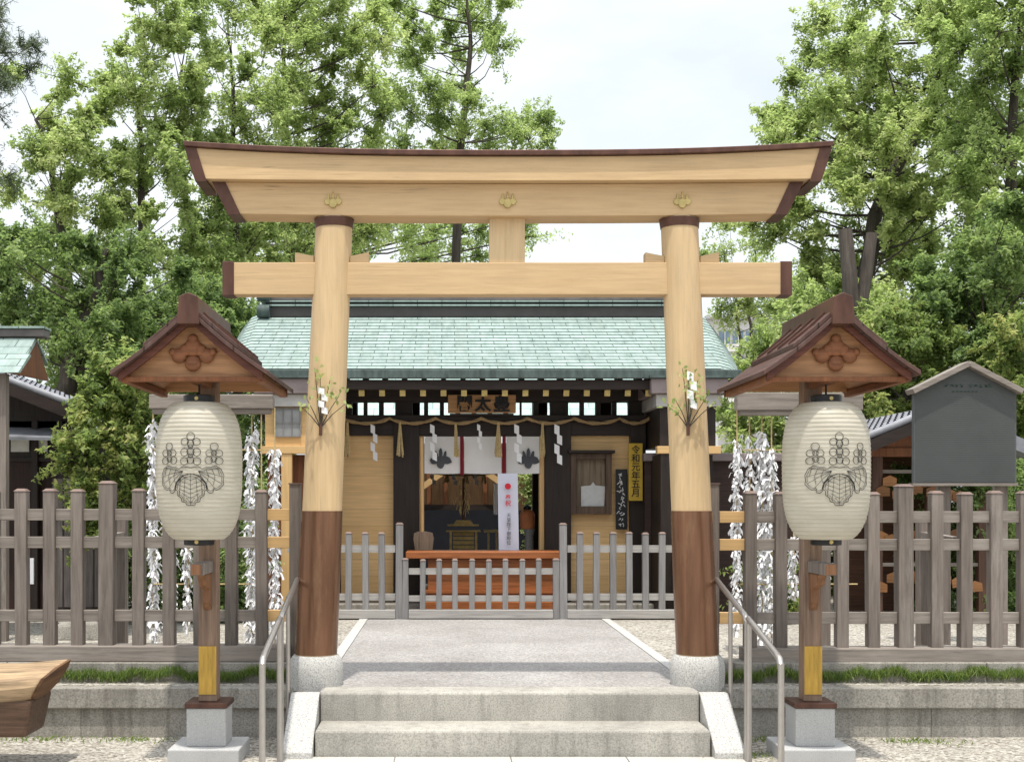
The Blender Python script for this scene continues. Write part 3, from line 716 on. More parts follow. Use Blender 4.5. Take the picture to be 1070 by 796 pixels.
# stepped altar stand and its fittings
ya = 15.6
t = thing('altar_stand', at(485, 577, ya), 'stepped golden altar stand in the middle of the doorway', 'altar')
brass = plain('aged_brass', (.62,.44,.15), .45, .2, .3, 20)
m = MB()
for u0, u1, v in ((466, 502.5, 554), (467.5, 500.5, 548)): m.box(X(u0,ya), X(u1,ya), ya, ya+.25, Z(v+1.6,ya), Z(v,ya))
m.build('shelf', brass, t, bevel=.004)
for u in (471, 497.5): MB().box(X(u-1.2,ya), X(u+1.2,ya), ya+.02, ya+.06, GZ+.1, Z(555.6,ya)).build('leg', brass, t)
m = MB()
for k in range(5): m.box(X(473.5,ya), X(495.5,ya), ya+.05+k*.02, ya+.2, Z(578-4.6*k,ya), Z(574.6-4.6*k,ya))
m.build('slatted_front', brass, t)
m = MB(); m.prism([(X(474,ya),Z(548,ya)),(X(495,ya),Z(548,ya)),(X(492,ya),Z(543.5,ya)),(X(477,ya),Z(543.5,ya))], ya+.05, ya+.2); m.build('top_block', brass, t)
t = thing('gilded_ornament', at(484.5, 543, 15.9), 'gilded upright ornament with dangling strips above the altar stand', 'ornament')
m = MB(); m.tube([at(484.5,543,15.9), at(484.5,500,15.9)], .018, 8)
m.build('stem', M['red_brown_wood'], t)
rnd = random.Random(31); m = MB()
for k in range(26):
    p = at(484.5 + rnd.gauss(0,4.2), rnd.uniform(500,534), 15.85 + rnd.uniform(-.04,.04)); m.bar(p, p + Vector((rnd.uniform(-.02,.02), 0, -.07)), .022, .006)
m.build('gold_strips', M['gold'], t)
for u, nm, lab in ((511.5, 'side_stand', 'small pale wooden stand right of the altar'),):
    t = thing(nm, at(u, 577, 15.4), lab, 'stand'); yy = 15.4
    MB().box(X(505.5,yy), X(521,yy), yy, yy+.3, Z(556,yy), Z(553.5,yy)).build('top', M['straw_pale'], t, bevel=.003)
    for uu in (510.5, 519): MB().box(X(uu-1,yy), X(uu+1,yy), yy+.03, yy+.08, GZ+.1, Z(556.1,yy)).build('leg', M['straw_pale'], t)
t = thing('white_cloth', at(518, 537, 15.0), 'white cloth hanging just left of the paper banner', 'cloth'); yy = 15.0
cloth(515.5, 522, 505, 537, yy, 5, .02).build('cloth', M['white'], t, fixn=False)
yy = 15.2
t = thing('stone_pedestal', at(553, 577, yy), 'pale stone pedestal holding the orange cask', 'pedestal')
MB().lathe(X(553,yy), yy, [(.075, GZ+.1), (.06, GZ+.16), (.05, Z(560,yy)), (.07, Z(554,yy)), (.075, Z(552.6,yy))], 16).build('shaft', M['granite_pale'], t, smooth=True)
t = thing('orange_cask', at(551, 552, yy), 'small orange cask with a dark lid in the doorway', 'cask')
MB().lathe(X(551,yy), yy, [(.078, Z(552.4,yy)), (.092, Z(549,yy)), (.094, Z(538,yy)), (.075, Z(534,yy)), (.04, Z(532,yy))], 20).build('body', plain('cask_orange', (.90,.32,.14), .6), t, smooth=True)
MB().lathe(X(551,yy), yy, [(.05, Z(532,yy)), (.05, Z(529.5,yy)), (.012, Z(527,yy))], 14).build('lid', M['black'], t, smooth=True)

# ------------------------------------------------------------------ small halls either side
def side_hut(u0, u1, s, lab, pale):
    Y = 13.25; xa, xb = X(u0,Y), X(u1,Y); cx = (xa+xb)/2
    t = thing('side_hut', (cx, Y+.6, GZ), lab, 'hut')
    m = MB(); m.box(xa-.02, xb+.02, Y-.10, Y+1.3, Z(412,Y), Z(396,Y)); f1 = m.build('roof_fascia', M['metal_pink'], t, bevel=.012)
    MB().box(xa-.04, xb+.04, Y-.14, Y+1.3, Z(396,Y)+.001, Z(393.4,Y)).build('roof_top', M['patina_dark'], f1)
    MB().box(xa+.04, xb-.04, Y-.04, Y+1.2, Z(425,Y), Z(412,Y)-.002).build('lower_fascia', plain('pale_metal_fascia_%s' % ('left' if s < 0 else 'right'), (.42,.40,.38), .5, .1), t, bevel=.008)
    MB().box(xa+.09, xb-.09, Y+.02, Y+1.1, Z(466,Y), Z(425,Y)-.002).build('upper_wall', M['fresh_wood'] if pale else M['dark_wood'], t)
    w0, w1 = (u0+19, u0+46) if s < 0 else (u1-46, u1-19)
    wnd = MB().box(X(w0,Y), X(w1,Y), Y+.0, Y+.015, Z(456,Y), Z(427,Y)).build('window', plain('milk_glass_%s' % ('left' if s < 0 else 'right'), (.25,.25,.245), .3), t)
    m = MB()
    for k in range(4): uu = w0 + (w1-w0)*k/3; m.box(X(uu-.5,Y), X(uu+.5,Y), Y-.012, Y-.001, Z(456,Y), Z(427,Y))
    for v in (427, 441.5, 456): m.box(X(w0,Y), X(w1,Y), Y-.016, Y-.0125, Z(v+.5,Y), Z(v-.5,Y))
    m.build('lattice', M['pale_grey_wood'], wnd)
    MB().box(xa+.05, xb-.05, Y-.06, Y+.06, Z(474,Y), Z(466.2,Y)).build('beam', M['fresh_wood'], t, bevel=.004)
    for uu in ((u0+32, u0+62) if s < 0 else (u1-32, u1-62)):
        MB().box(X(uu-5.5,Y), X(uu+5.5,Y), Y-.05, Y+.07, GZ, Z(474.2,Y)).build('post', M['fresh_wood_z'] if pale else M['dark_wood'], t, bevel=.004)
    MB().box(xa+.1, xb-.1, Y+.12, Y+1.0, GZ, Z(474.5,Y)).build('back_wall', M['red_brown_wood'] if pale else M['dark_wood'], t)
    return t
side_hut(268, 338, -1, 'pale new timber hut with a latticed window left of the worship hall', True)
side_hut(681, 757, 1, 'dark timber hut half hidden behind the right torii pillar', False)
# dark closet wall joining the hall on the right
t = thing('board_fence', (X(690,13.9), 13.9, GZ), 'dark reddish board fence with a grey coping between the hall and the right pillar', 'fence')
Y = 13.9
MB().box(X(674,Y), X(838,Y), Y, Y+.05, GZ, Z(482,Y)).build('boards', wood('dark_red_boards', (.055,.032,.026), 'x', .3), t)
MB().box(X(672,Y), X(840,Y), Y-.08, Y+.12, Z(482,Y)+.002, Z(473.5,Y)).build('coping', M['metal_pink'], t, bevel=.01)

# ------------------------------------------------------------------ fence and low gate before the hall
def rail(m, u0, u1, v0, v1, Y, d): return m.box(X(u0,Y), X(u1,Y), Y, Y+d, Z(v1,Y), Z(v0,Y))
FY = 12.95
def picket(u, w, vt, Y, d, par, mat, zb, cap=True):
    jx, jz = random.Random(u).uniform(-.005,.005), random.Random(u+1).uniform(-.006,.005); zt_ = Z(vt,Y) + jz
    p = MB().hexa([(X(u-w/2,Y),Y,zb),(X(u+w/2,Y),Y,zb),(X(u+w/2,Y),Y+d,zb),(X(u-w/2,Y),Y+d,zb)], [(X(u-w/2,Y)+jx,Y,zt_),(X(u+w/2,Y)+jx,Y,zt_),(X(u+w/2,Y)+jx,Y+d,zt_),(X(u-w/2,Y)+jx,Y+d,zt_)]).build('picket', mat, par, bevel=.004, seg=1)
    if cap:
        e = .004; z = zt_+.001; cx, cy = X(u,Y)+jx, Y+d/2; hw = (X(u+w/2,Y)-X(u-w/2,Y))/2+e; hd = d/2+e
        MB().hexa([(cx-hw,cy-hd,z),(cx+hw,cy-hd,z),(cx+hw,cy+hd,z),(cx-hw,cy+hd,z)], [(cx-hw*.55,cy-hd*.55,z+.018),(cx+hw*.55,cy-hd*.55,z+.018),(cx+hw*.55,cy+hd*.55,z+.018),(cx-hw*.55,cy+hd*.55,z+.018)]).build('cap', M['cap_brown'], p)
    return p
zb = Z(645, FY) + .02
def inner_fence(ups, u0, u1, tall, lab):
    t = thing('picket_fence', (X((u0+u1)/2,FY), FY, GZ), lab, 'fence', 'pale picket fences before the hall')
    for u in ups: picket(u, 6.5, 557.5, FY, .07, t, M['pale_grey_wood'], zb)
    picket(tall, 7.6, 547.5, FY-.02, .09, t, M['pale_grey_wood'], GZ+.0)
    for v0, v1 in ((569.5, 577), (620, 627)): rail(MB(), u0, u1, v0, v1, FY+.025, .03).build('rail', M['pale_grey_wood_x'], t)
    rail(MB(), u0, u1, 637, 646, FY-.03, .13).build('sill', M['pale_grey_wood_x'], t, bevel=.005)
inner_fence([311.5, 329, 346.5, 364, 382, 399], 300, 413, 417, 'low pale picket fence between the left torii pillar and the low gate')
inner_fence([606, 623.3, 641, 658, 675, 692, 709.5, 727], 593, 745, 589, 'low pale picket fence between the low gate and the right torii pillar')
t = thing('low_gate', (AX, FY, GZ), 'lower pale picket gate across the path in front of the offering box', 'gate')
GYY = FY-.02
for u in (441.5, 458.5, 475.5, 493, 510.5, 528, 545.5, 563): picket(u, 5.6, 585.5, GYY, .06, t, M['pale_grey_wood'], zb)
for u in (423.5, 581.5): picket(u, 6.8, 585, GYY, .08, t, M['pale_grey_wood'], GZ+.008)
for v0, v1 in ((593.5, 600), (622, 628)): rail(MB(), 427, 578, v0, v1, GYY+.02, .03).build('rail', M['pale_grey_wood_x'], t)
rail(MB(), 427, 578, 637, 646, GYY-.02, .11).build('sill', M['pale_grey_wood_x'], t, bevel=.005)

# ------------------------------------------------------------------ front fences on the wall
PY = 8.56
def front_fence(pick, tall, u0, u1, dv, fresh, lab, s):
    t = thing('wooden_fence', (X((u0+u1)/2,PY), PY+.05, .46), lab, 'fence', 'weathered fences on the retaining wall')
    zs = Z(675+dv, 8.5)
    for u in pick: picket(u, 12.4, 513.5+dv, PY, .082, t, M['grey_wood'], zs-.03)
    for u in tall: picket(u, 15.6, 505.5+dv, PY-.012, .105, t, M['grey_wood'], zs-.03)
    for v0, v1 in ((531.5, 543.5), (560.5, 572.5), (637, 649)):
        rail(MB(), u0, u1, v0+dv, v1+dv, PY+.028, .034).build('rail', M['grey_wood_x'], t, bevel=.003, seg=1)
        rail(MB(), fresh[0], fresh[1], v0+dv, v1+dv, PY+.029, .034).build('rail', M['fresh_wood'], t, bevel=.003, seg=1, label='fresh pale rail')
    MB().box(X(u0-(0 if s > 0 else 0),8.5), X(fresh[1] if s < 0 else u1, 8.5) if s < 0 else X(u1,8.5), 8.5, 8.70, zs-.105, zs).build('sill', M['grey_wood_x'], t, bevel=.006)
    return t
lf = [14.3 + 0*k for k in range(0)]
left_p = [-232,-202,-172,-141,-110,-73,-41,-9,21.5,50.8,80, 144,176,208,241,273]
front_fence(left_p, [110, -141-31*3+0], -420, 279, 0, (279, 303), 'weathered grey picket fence on the wall left of the torii', -1)
front_fence([785,817,848,881,914,980,1010.5,1042,1073,1105,1168,1200,1231,1262], [947.5,1137], 779, 1500, 2.5, (752, 779), 'weathered grey picket fence on the wall right of the torii', 1)
for u, s in ((308, -1), (745.5, 1)):
    t = thing('fence_post', (X(u,PY), PY, GZ), 'tall slim grey post at the fence end beside the %s torii pillar' % ('left' if s < 0 else 'right'), 'post', 'fence end posts')
    MB().box(X(u-5.5,PY), X(u+5.5,PY), PY-.02, PY+.09, GZ, Z(506,PY)).build('shaft', M['grey_wood'], t, bevel=.004)
    MB().box(X(u-6.2,PY), X(u+6.2,PY), PY-.027, PY+.097, Z(506,PY)+.001, Z(504.5,PY)).build('cap', M['cap_brown'], t)
for u, lab in ((126, 'short rear brace post behind the tall fence post left of the lantern'), (966, 'short rear brace post behind the tall fence post under the notice board')):
    Y = 9.3; t = thing('brace_post', (X(u,Y), Y, GZ), lab, 'post', 'brace posts behind the fences')
    MB().box(X(u-5,Y), X(u+5,Y), Y, Y+.09, GZ, Z(540,Y)).build('shaft', M['grey_wood'], t, bevel=.004)
    MB().bar((X(u,Y), Y, Z(560,Y)), (X(u,Y)-.02, PY+.1, Z(566,PY)), .06, .06).build('strut', M['grey_wood_x'], t)

# mondo grass on the wall
rng = np.random.default_rng(4)
for nm in ('mondo_grass',):
    cs = []; ns = []
    for x0, x1 in ((-6.5, AX-1.42), (AX+1.42, 6.5)):
        N = int((x1-x0)*1500)
        xs = rng.uniform(x0, x1, N); ys = rng.uniform(8.375, 8.455, N)
        h = (.04 + .04*np.clip(np.sin(xs*9)+np.sin(xs*23.1)+.6, 0, 2)*.6 + rng.uniform(0,.04,N))
        for x, y_, hh in zip(xs, ys, h): cs.append((x, y_, GZ + hh*.75))
    cs = np.array(cs); N = len(cs)
    d = np.stack([rng.normal(0,.55,N), rng.normal(-.1,.5,N), np.ones(N)], 1); d /= np.linalg.norm(d,axis=1)[:,None]
    sd_ = np.stack([rng.normal(0,1,N), rng.normal(0,1,N), np.zeros(N)],1); sd_ /= np.linalg.norm(sd_,axis=1)[:,None]
    L = rng.uniform(.05,.10,N)[:,None]; v = np.empty((N,4,3)); v[:,0] = cs - d*L*.5; v[:,1] = cs + sd_*.0035; v[:,2] = cs + d*L*.5; v[:,3] = cs - sd_*.0035
    o = leaf_object(nm, v, rng.uniform(0,1,N), M['blade']); tag(o, 'strip of short dark green grass growing along the retaining walls', 'grass', None, 'stuff')
N = 900
ctr = [(-3.2, 8.12), (-2.6, 8.12), (-2.0, 8.1), (3.05, 8.05), (2.0, 8.1), (1.9, 7.6)]
cs = np.array([(ctr[i%6][0] + rng.normal(0,.16), ctr[i%6][1] + rng.normal(0,.05), .012) for i in range(N)])
d = np.stack([rng.normal(0,.7,N), rng.normal(0,.7,N), np.ones(N)*.8],1); d /= np.linalg.norm(d,axis=1)[:,None]
sd_ = np.cross(d, rng.normal(size=(N,3))); sd_ /= np.linalg.norm(sd_,axis=1)[:,None]; L = rng.uniform(.02,.05,N)[:,None]
v = np.empty((N,4,3)); v[:,0] = cs - d*L*.4; v[:,1] = cs + sd_*.004; v[:,2] = cs + d*L*.5; v[:,3] = cs - sd_*.004
tag(leaf_object('weeds', v, rng.uniform(.3,1,N), M['blade']), 'sparse low weeds at the foot of the retaining walls', 'weeds', None, 'stuff')
# ------------------------------------------------------------------ roofed lantern posts and paper lanterns
CR = 1/1430.0
M['votive_post'] = wood('votive_post_wood', (.105,.055,.035), 'z', .3)
M['bracket'] = wood('bracket_wood', (.24,.115,.055), 'z', .3)
M['barge'] = wood('barge_board_wood', (.13,.045,.028), 'x', .3, .5)
def mirror_pts(pts): return [(-x, y) for x, y in pts]
def crest_lines():
    L = []
    def loop(x, y, r, n=12, ry=None): L.append([(x + r*math.cos(2*math.pi*k/n), y + (ry or r)*math.sin(2*math.pi*k/n)) for k in range(n+1)])
    for x, y, r in ((0,262,32),(-48,218,30),(48,218,30),(0,205,27),(-50,135,31),(50,135,31),(0,140,29),(-52,62,31),(52,62,31),(0,70,28),(0,105,17),(0,178,17)): loop(x, y, r)
    for s in (-1, 1):
        for x, y, r in ((182,182,30),(216,128,28),(148,128,28),(181,128,20),(218,66,29),(142,70,29),(180,78,22)): loop(s*x, y, r)
    half = [(0,-40),(-50,-52),(-95,-85),(-125,-120),(-130,-160),(-108,-180),(-106,-215),(-78,-232),(-72,-262),(-42,-270),(-34,-290),(0,-293)]
    L.append(half); L.append(mirror_pts(half))
    lf = [(-95,0),(-120,12),(-155,12),(-195,28),(-232,0),(-252,-50),(-246,-98),(-252,-120),(-230,-150),(-205,-170),(-178,-165),(-172,-190),(-150,-196),(-130,-178),(-118,-120),(-60,-52),(-20,-40)]
    L.append(lf); L.append(mirror_pts(lf)); L.append([(-95,0),(-60,20),(0,8),(60,20),(95,0)])
    for src, cx_, cy_ in ((half, 0, -165), (mirror_pts(half), 0, -165), (lf, -165, -75), (mirror_pts(lf), 165, -75)):
        L.append([(cx_ + (x-cx_)*.86, cy_ + (y-cy_)*.86) for x, y in src])
    L.append([(0,-40),(0,-293)])
    for k in range(6):
        y = -58 - k*36; w = [84,108,112,96,68,34][k]
        L.append([(-w, y+6), (-w*.5, y-16), (0, y-34), (w*.5, y-16), (w, y+6)])
    for s in (-1, 1):
        L.append([(s*44,-60),(s*56,-262)]); L.append([(s*84,-85),(s*92,-222)])
        for (ex, ey) in ((225,5),(238,-60),(236,-118),(190,-160),(140,-175)):      # veins from the stalk to each lobe
            L.append([(s*62,-18), (s*(62+(ex-62)*.5), -18+(ey+18)*.42), (s*ex, ey)])
        L.append([(s*120,-2),(s*142,-60),(s*128,-110)]); L.append([(s*165,4),(s*188,-60),(s*176,-130)]); L.append([(s*205,12),(s*222,-50)])
    return L
def lantern_radius(q):            # q 0 at the bottom, 1 at the top of the paper
    w = abs(2*q - 1.0)
    return .252 * (.36 + .64*max(0, 1 - w**3.2)**(1/2.1)) * (1 - .03*(1-q))
for s, X0, lab_p, lab_l in ((-1, -1.432, 'roofed wooden lantern post left of the steps, with yellow plate on its foot', 'oval white paper lantern with an outlined leaf crest hanging left of the torii'),
                            (1, 2.22, 'roofed wooden lantern post right of the steps, with yellow plate on its foot', 'oval white paper lantern with an outlined leaf crest hanging right of the torii')):
    PYC = 7.56
    t = thing('lantern_post', (X0, PYC, 0), lab_p, 'lantern post', 'roofed lantern posts beside the steps')
    MB().box(X0-.212, X0+.212, PYC-.20, PYC+.22, -.03, .09).build('stone_slab', M['concrete'], t, bevel=.008)
    MB().box(X0-.118, X0+.118, PYC-.105, PYC+.125, .09, .318).build('stone_block', M['concrete'], t, bevel=.006)
    MB().box(X0-.128, X0+.128, PYC-.115, PYC+.135, .319, .352).build('copper_base_plate', M['copper_brown'], t, bevel=.006)
    MB().box(X0-.056, X0+.056, PYC-.056, PYC+.056, .352, 2.56).build('post', wood('lantern_post_wood_%s' % ('l' if s < 0 else 'r'), (.25,.165,.115), 'z', .3, .7, 1, (.27,.24,.21), .6), t, bevel=.005)
    m = MB(); z0, z1 = .395, .685
    m.box(X0-.053, X0+.053, PYC-.062, PYC-.0565, z0, z1)
    m.build('yellow_plate', M['yellow_plate'] , t)
    # lower arm that steadies the lantern
    a = MB().box(X0-.035, X0+.035, 7.16, PYC-.057, 1.13, 1.20).build('lower_arm', M['grey_wood'], t, bevel=.006)
    MB().box(X0-.028, X0+.028, 7.145, 7.159, 1.135, 1.195).build('arm_end', M['bracket'], a)
    MB().prism([(PYC-.057, .90), (PYC-.057, 1.128), (7.30, 1.128), (7.36, 1.06), (7.46, 1.03), (7.47, .95)], X0-.024, X0+.024, 'x').build('carved_bracket', M['bracket'], t, bevel=.005)
    MB().box(X0-.03, X0+.03, 7.10, PYC-.057, 2.235, 2.30).build('upper_arm', M['red_brown_wood'], t, bevel=.006)
    # roof: two tiers of brown sheet copper, front verge at 6.98, rear verge at 7.80
    y0, y1 = 6.98, 7.95
    apz, eavz, hw = 2.65, 2.315, .412
    for q in (-1, 1):
        def P(f, dz): return (X0 + q*hw*f, apz + (eavz-apz)*f*(1.0 + .20*(1-f)) + dz)
        def sheet(f0, f1, d0, d1, n=7): return [P(f0 + (f1-f0)*k/n, d1) for k in range(n+1)] + [P(f1 - (f1-f0)*k/n, d0) for k in range(n+1)]
        u_ = MB().prism(sheet(.02, .64, -.006, .024), y0, y1).build('upper_roof', M['roof_copper_brown'], t, bevel=.003)
        MB().prism(sheet(.02, 1.07, -.036, -.008), y0-.03, y1+.19).build('lower_roof', M['roof_copper_brown'], t, bevel=.003)
        for k in range(4):
            yy = y0 + .12 + k*.235; MB().prism(sheet(.04, .63, .022, .042), yy-.008, yy+.008).build('standing_seam', M['copper_brown'], u_)
        for yy in (y0+.02, y1+.11): MB().prism(sheet(.03, .99, -.085, -.0365), yy, yy+.03).build('barge_board', M['barge'], t, bevel=.003)
        MB().prism(sheet(.03, .97, -.062, -.040), y0+.052, y1+.10).build('soffit', wood('soffit_wood_%d%d' % (s, q), (.34,.165,.07), 'x', .25), t)
        m = MB(); x = X0 + q*hw*.93; m.box(x-.022, x+.022, y0+.06, y1+.10, eavz-.085, eavz-.045); m.build('eave_beam', M['red_brown_wood'], t, bevel=.004)
    MB().prism([(X0-.062, 2.545), (X0+.062, 2.545), (X0+.052, 2.70), (X0, 2.722), (X0-.052, 2.70)], y0-.05, y1+.05).build('ridge', M['copper_brown'], t, bevel=.004)
    for yy in (y0+.10, y1+.04):
        MB().prism([(X0-.36, 2.262), (X0+.36, 2.262), (X0+.36, 2.30), (X0, 2.57), (X0-.36, 2.30)], yy, yy+.02).build('gable_panel', wood('gable_wood_%d_%d' % (s, int(yy*10)), (.44,.235,.115), 'x', .2, .6, 1, (.24,.10,.045), .7), t)
    MB().box(X0-.39, X0+.39, y0+.05, y0+.10, 2.235, 2.262).build('tie_beam', M['red_brown_wood'], t, bevel=.004)
    m = MB()                                             # carved cloud pendant, in the round
    for dx, dz, r in ((0, .035, .052), (-.078, -.012, .044), (.078, -.012, .044), (0, -.055, .046), (-.042,.02,.036), (.042,.02,.036), (-.115,.01,.022), (.115,.01,.022), (0,.085,.028)):
        def ell(p, w_): 
            a, e = 2*math.pi*p, math.pi*(w_-.5); return (X0+dx + r*math.cos(a)*math.cos(e), y0+.085 - .022*math.sin(e), 2.395+dz + r*math.sin(a)*math.cos(e))
        m.grid(ell, 14, 8)
    m.build('carved_pendant', wood('pendant_wood_%d' % s, (.25,.10,.045), 'x', .3), t, smooth=True)

    # the paper lantern, hanging from the upper arm
    LY = 7.25; zb_, zt_ = 1.337, 2.128
    L = thing('paper_lantern', (X0, LY, zb_-.035), lab_l, 'lantern', 'paper lanterns beside the torii')
    prof = []; NR = 33; H = zt_ - zb_
    q0 = .017; n = NR*4
    for k in range(n + 1):
        q = q0 + (1-2*q0)*k/n; r = lantern_radius(q); rib = .0009*(math.cos(2*math.pi*k/4)) if 2 < k < n-2 else 0
        prof.append((r + rib, zb_ + H*(q-q0)/(1-2*q0)))
    prof = [(.086, zb_-.002)] + prof + [(.086, zt_+.004)]
    MB().lathe(X0, LY, prof, 64, caps=False).build('paper_shade', M['washi'], L, smooth=True)
    m = MB()
    for k in range(1, NR):                               # bamboo hoops showing as fine lines
        q = q0 + (1-2*q0)*k/NR; r = lantern_radius(q) + .0034; z = zb_ + H*k/NR
        ring = [(X0 + r*math.cos(a*math.pi/32), LY + r*math.sin(a*math.pi/32), z) for a in range(65)]
        m.tube(ring, 0.0009, 4, caps=False)
    m.build('hoops', plain('bamboo_hoop_%d' % s, (.40,.36,.28), .8), L)
    MB().lathe(X0, LY, [(.083, zb_-.034), (.088, zb_-.03), (.088, zb_+.004), (.08, zb_+.004)], 32).build('bottom_ring', M['black'], L, smooth=True)
    MB().lathe(X0, LY, [(.08, zt_-.004), (.09, zt_-.002), (.09, zt_+.042), (.083, zt_+.046)], 32).build('top_ring', M['black'], L, smooth=True)
    for z in (zt_+.022, zb_-.014):
        MB().lathe(X0, 0, [(.001, 0)], 4, caps=False) if False else None
        m = MB(); m.tube([(X0+.002, LY-.098, z), (X0+.002, LY-.084, z)], [.011,.012], 12); m.build('brass_stud', M['gold'], L)
    MB().tube([(X0, LY, zt_+.046), (X0, LY, 2.24)], .006, 6).build('cord', M['ink'], L)
    m = MB(); cz0 = Z(491, 7.0)
    for li, ln in enumerate(crest_lines()):
        pts = []
        for (xa, ya_), (xb, yb_) in zip(ln[:-1], ln[1:]):
            for k in range(4):
                f = k/4; pts.append((xa + (xb-xa)*f, ya_ + (yb_-ya_)*f))
        pts.append(ln[-1]); P3 = []
        for px, py in pts:
            dx = px*CR*1.0; z = cz0 + (py+10)*CR; q = q0 + (1-2*q0)*(z-zb_)/H; r = lantern_radius(q) + .0045
            P3.append((X0 + dx, LY - math.sqrt(max(0, r*r - dx*dx)), z))
        m.tube(P3, .0017 if li < 31 else .0011, 4)
    m.build('crest', M['ink'], L)

# ------------------------------------------------------------------ handrails
for s, lab in ((-1, 'stainless steel handrail on three posts left of the steps'), (1, 'stainless steel handrail on three posts right of the steps')):
    x = AX + s*1.395
    t = thing('handrail', (x, 7.4, 0), lab, 'handrail', 'handrails beside the steps')
    zr = lambda y: .705 + (y-6.69)*.209
    for y, z0 in ((7.97, .20), (7.445, 0), (7.395, 0), (6.69, 0)):
        MB().tube([(x + s*(.022 if y > 7.9 else 0), y, z0-.02), (x + s*(.022 if y > 7.9 else 0), y, zr(y)-.02)], .018 if y < 7.9 else .014, 12).build('post', M['steel'], t, smooth=True)
    m = MB(); m.tube([(x, 8.28, zr(8.28)), (x, 7.98, zr(7.98)), (x, 7.52, zr(7.52)), (x, 7.47, zr(7.47)-.006), (x, 7.445, zr(7.445)-.05)], .0185, 12); m.build('rail', M['steel'], t, smooth=True)
    m = MB(); m.tube([(x, 7.41, zr(7.41)+.004), (x, 6.78, zr(6.78)), (x, 6.72, zr(6.72)-.006), (x, 6.69, zr(6.69)-.05)], .0185, 12); m.build('rail', M['steel'], t, smooth=True)

# ------------------------------------------------------------------ log bench at the left edge
t = thing('log_bench', (-3.2, 7.3, 0), 'heavy split log bench at the left edge of the gravel forecourt', 'bench')
lw = wood('split_log', (.43,.30,.175), 'x', .38, .75, .8, (.17,.10,.06), .7)
m = MB(); n = 18; vs = []; fs = []
rnd = random.Random(8)
sect = [(7.10, .43), (7.085, .50), (7.10, .545), (7.28, .585), (7.50, .605), (7.54, .56), (7.52, .47), (7.42, .42), (7.2, .40)]
for i in range(n + 1):
    x = -4.6 + (4.6 - 2.27)*i/n
    w = .006*math.sin(i*1.1) + rnd.uniform(-.004,.004)
    for k, (y, z) in enumerate(sect): vs.append((x - (.10*(1 - (z-.42)/.18) if i == n else 0), y + w*.6, z + w - .012*(n-i)/3))
K = len(sect)
for i in range(n):
    for k in range(K): fs.append((i*K+k, i*K+(k+1)%K, (i+1)*K+(k+1)%K, (i+1)*K+k))
fs += [tuple(range(K-1,-1,-1)), tuple(n*K+k for k in range(K))]
m.add(vs, fs).build('seat', lw, t, bevel=.012)
end = [vs[n*K+k] for k in range(K)]; m = MB(); m.add([(x + .001, y, z) for x, y, z in end] + [(x + .014, y + (7.3-y)*.04, z + (.5-z)*.04) for x, y, z in end], [tuple(range(K-1,-1,-1)), tuple(range(K, 2*K))] + [(k, (k+1)%K, K+(k+1)%K, K+k) for k in range(K)]); m.build('shaded_end_face', wood('shaded_end_wood', (.15,.075,.035), 'y', .35, .8, .6, (.07,.035,.02), .6), t)  # end face darkened in colour, for the side turned from the sun
m = MB(); m.hexa([(-4.4,7.12,.20),(-2.40,7.12,.205),(-2.40,7.45,.205),(-4.4,7.45,.20)], [(-4.4,7.10,.40),(-2.355,7.10,.425),(-2.355,7.47,.43),(-4.4,7.47,.40)]); m.build('under_beam', wood('under_beam_wood', (.125,.072,.045), 'x', .4), t, bevel=.02)
for x in (-3.1, -4.2): MB().box(x-.12, x+.12, 7.15, 7.42, -.02, .203).build('leg', M['red_brown_wood'], t, bevel=.01)

# ------------------------------------------------------------------ racks of tied paper fortunes behind the fences
def rack(u0, u1, v0, v1, up, Y, lab):
    t = thing('fortune_rack', (X((u0+u1)/2,Y), Y, GZ), lab, 'rack', 'paper fortune racks behind the fences')
    MB().box(X(u0,Y), X(u1,Y), Y-.05, Y+.07, Z(v1,Y), Z(v0,Y)).build('beam', M['grey_wood_x'], t, bevel=.008)
    MB().box(X(u0+3,Y), X(u1-3,Y), Y-.03, Y+.05, Z(v1+5,Y), Z(v1,Y)-.001).build('under_beam', M['grey_wood_x'], t, bevel=.004)
    MB().box(X(up-4.5,Y), X(up+4.5,Y), Y-.04, Y+.04, GZ, Z(v1+5,Y)-.001).build('post', M['grey_wood'], t, bevel=.004)
    for v in (470, 540, 610): MB().tube([at(u0+4, v, Y+.04), at(u1-4, v, Y+.04)], .006, 6).build('cross_rope', M['straw_pale'], t)
rack(157, 286, 412.5, 427.5, 212, 10.0, 'grey beam rack hung with paper fortunes behind the left lantern')
rack(769, 900, 410.5, 429, 862, 10.0, 'grey beam rack hung with paper fortunes behind the right lantern')
pap = M['paper']
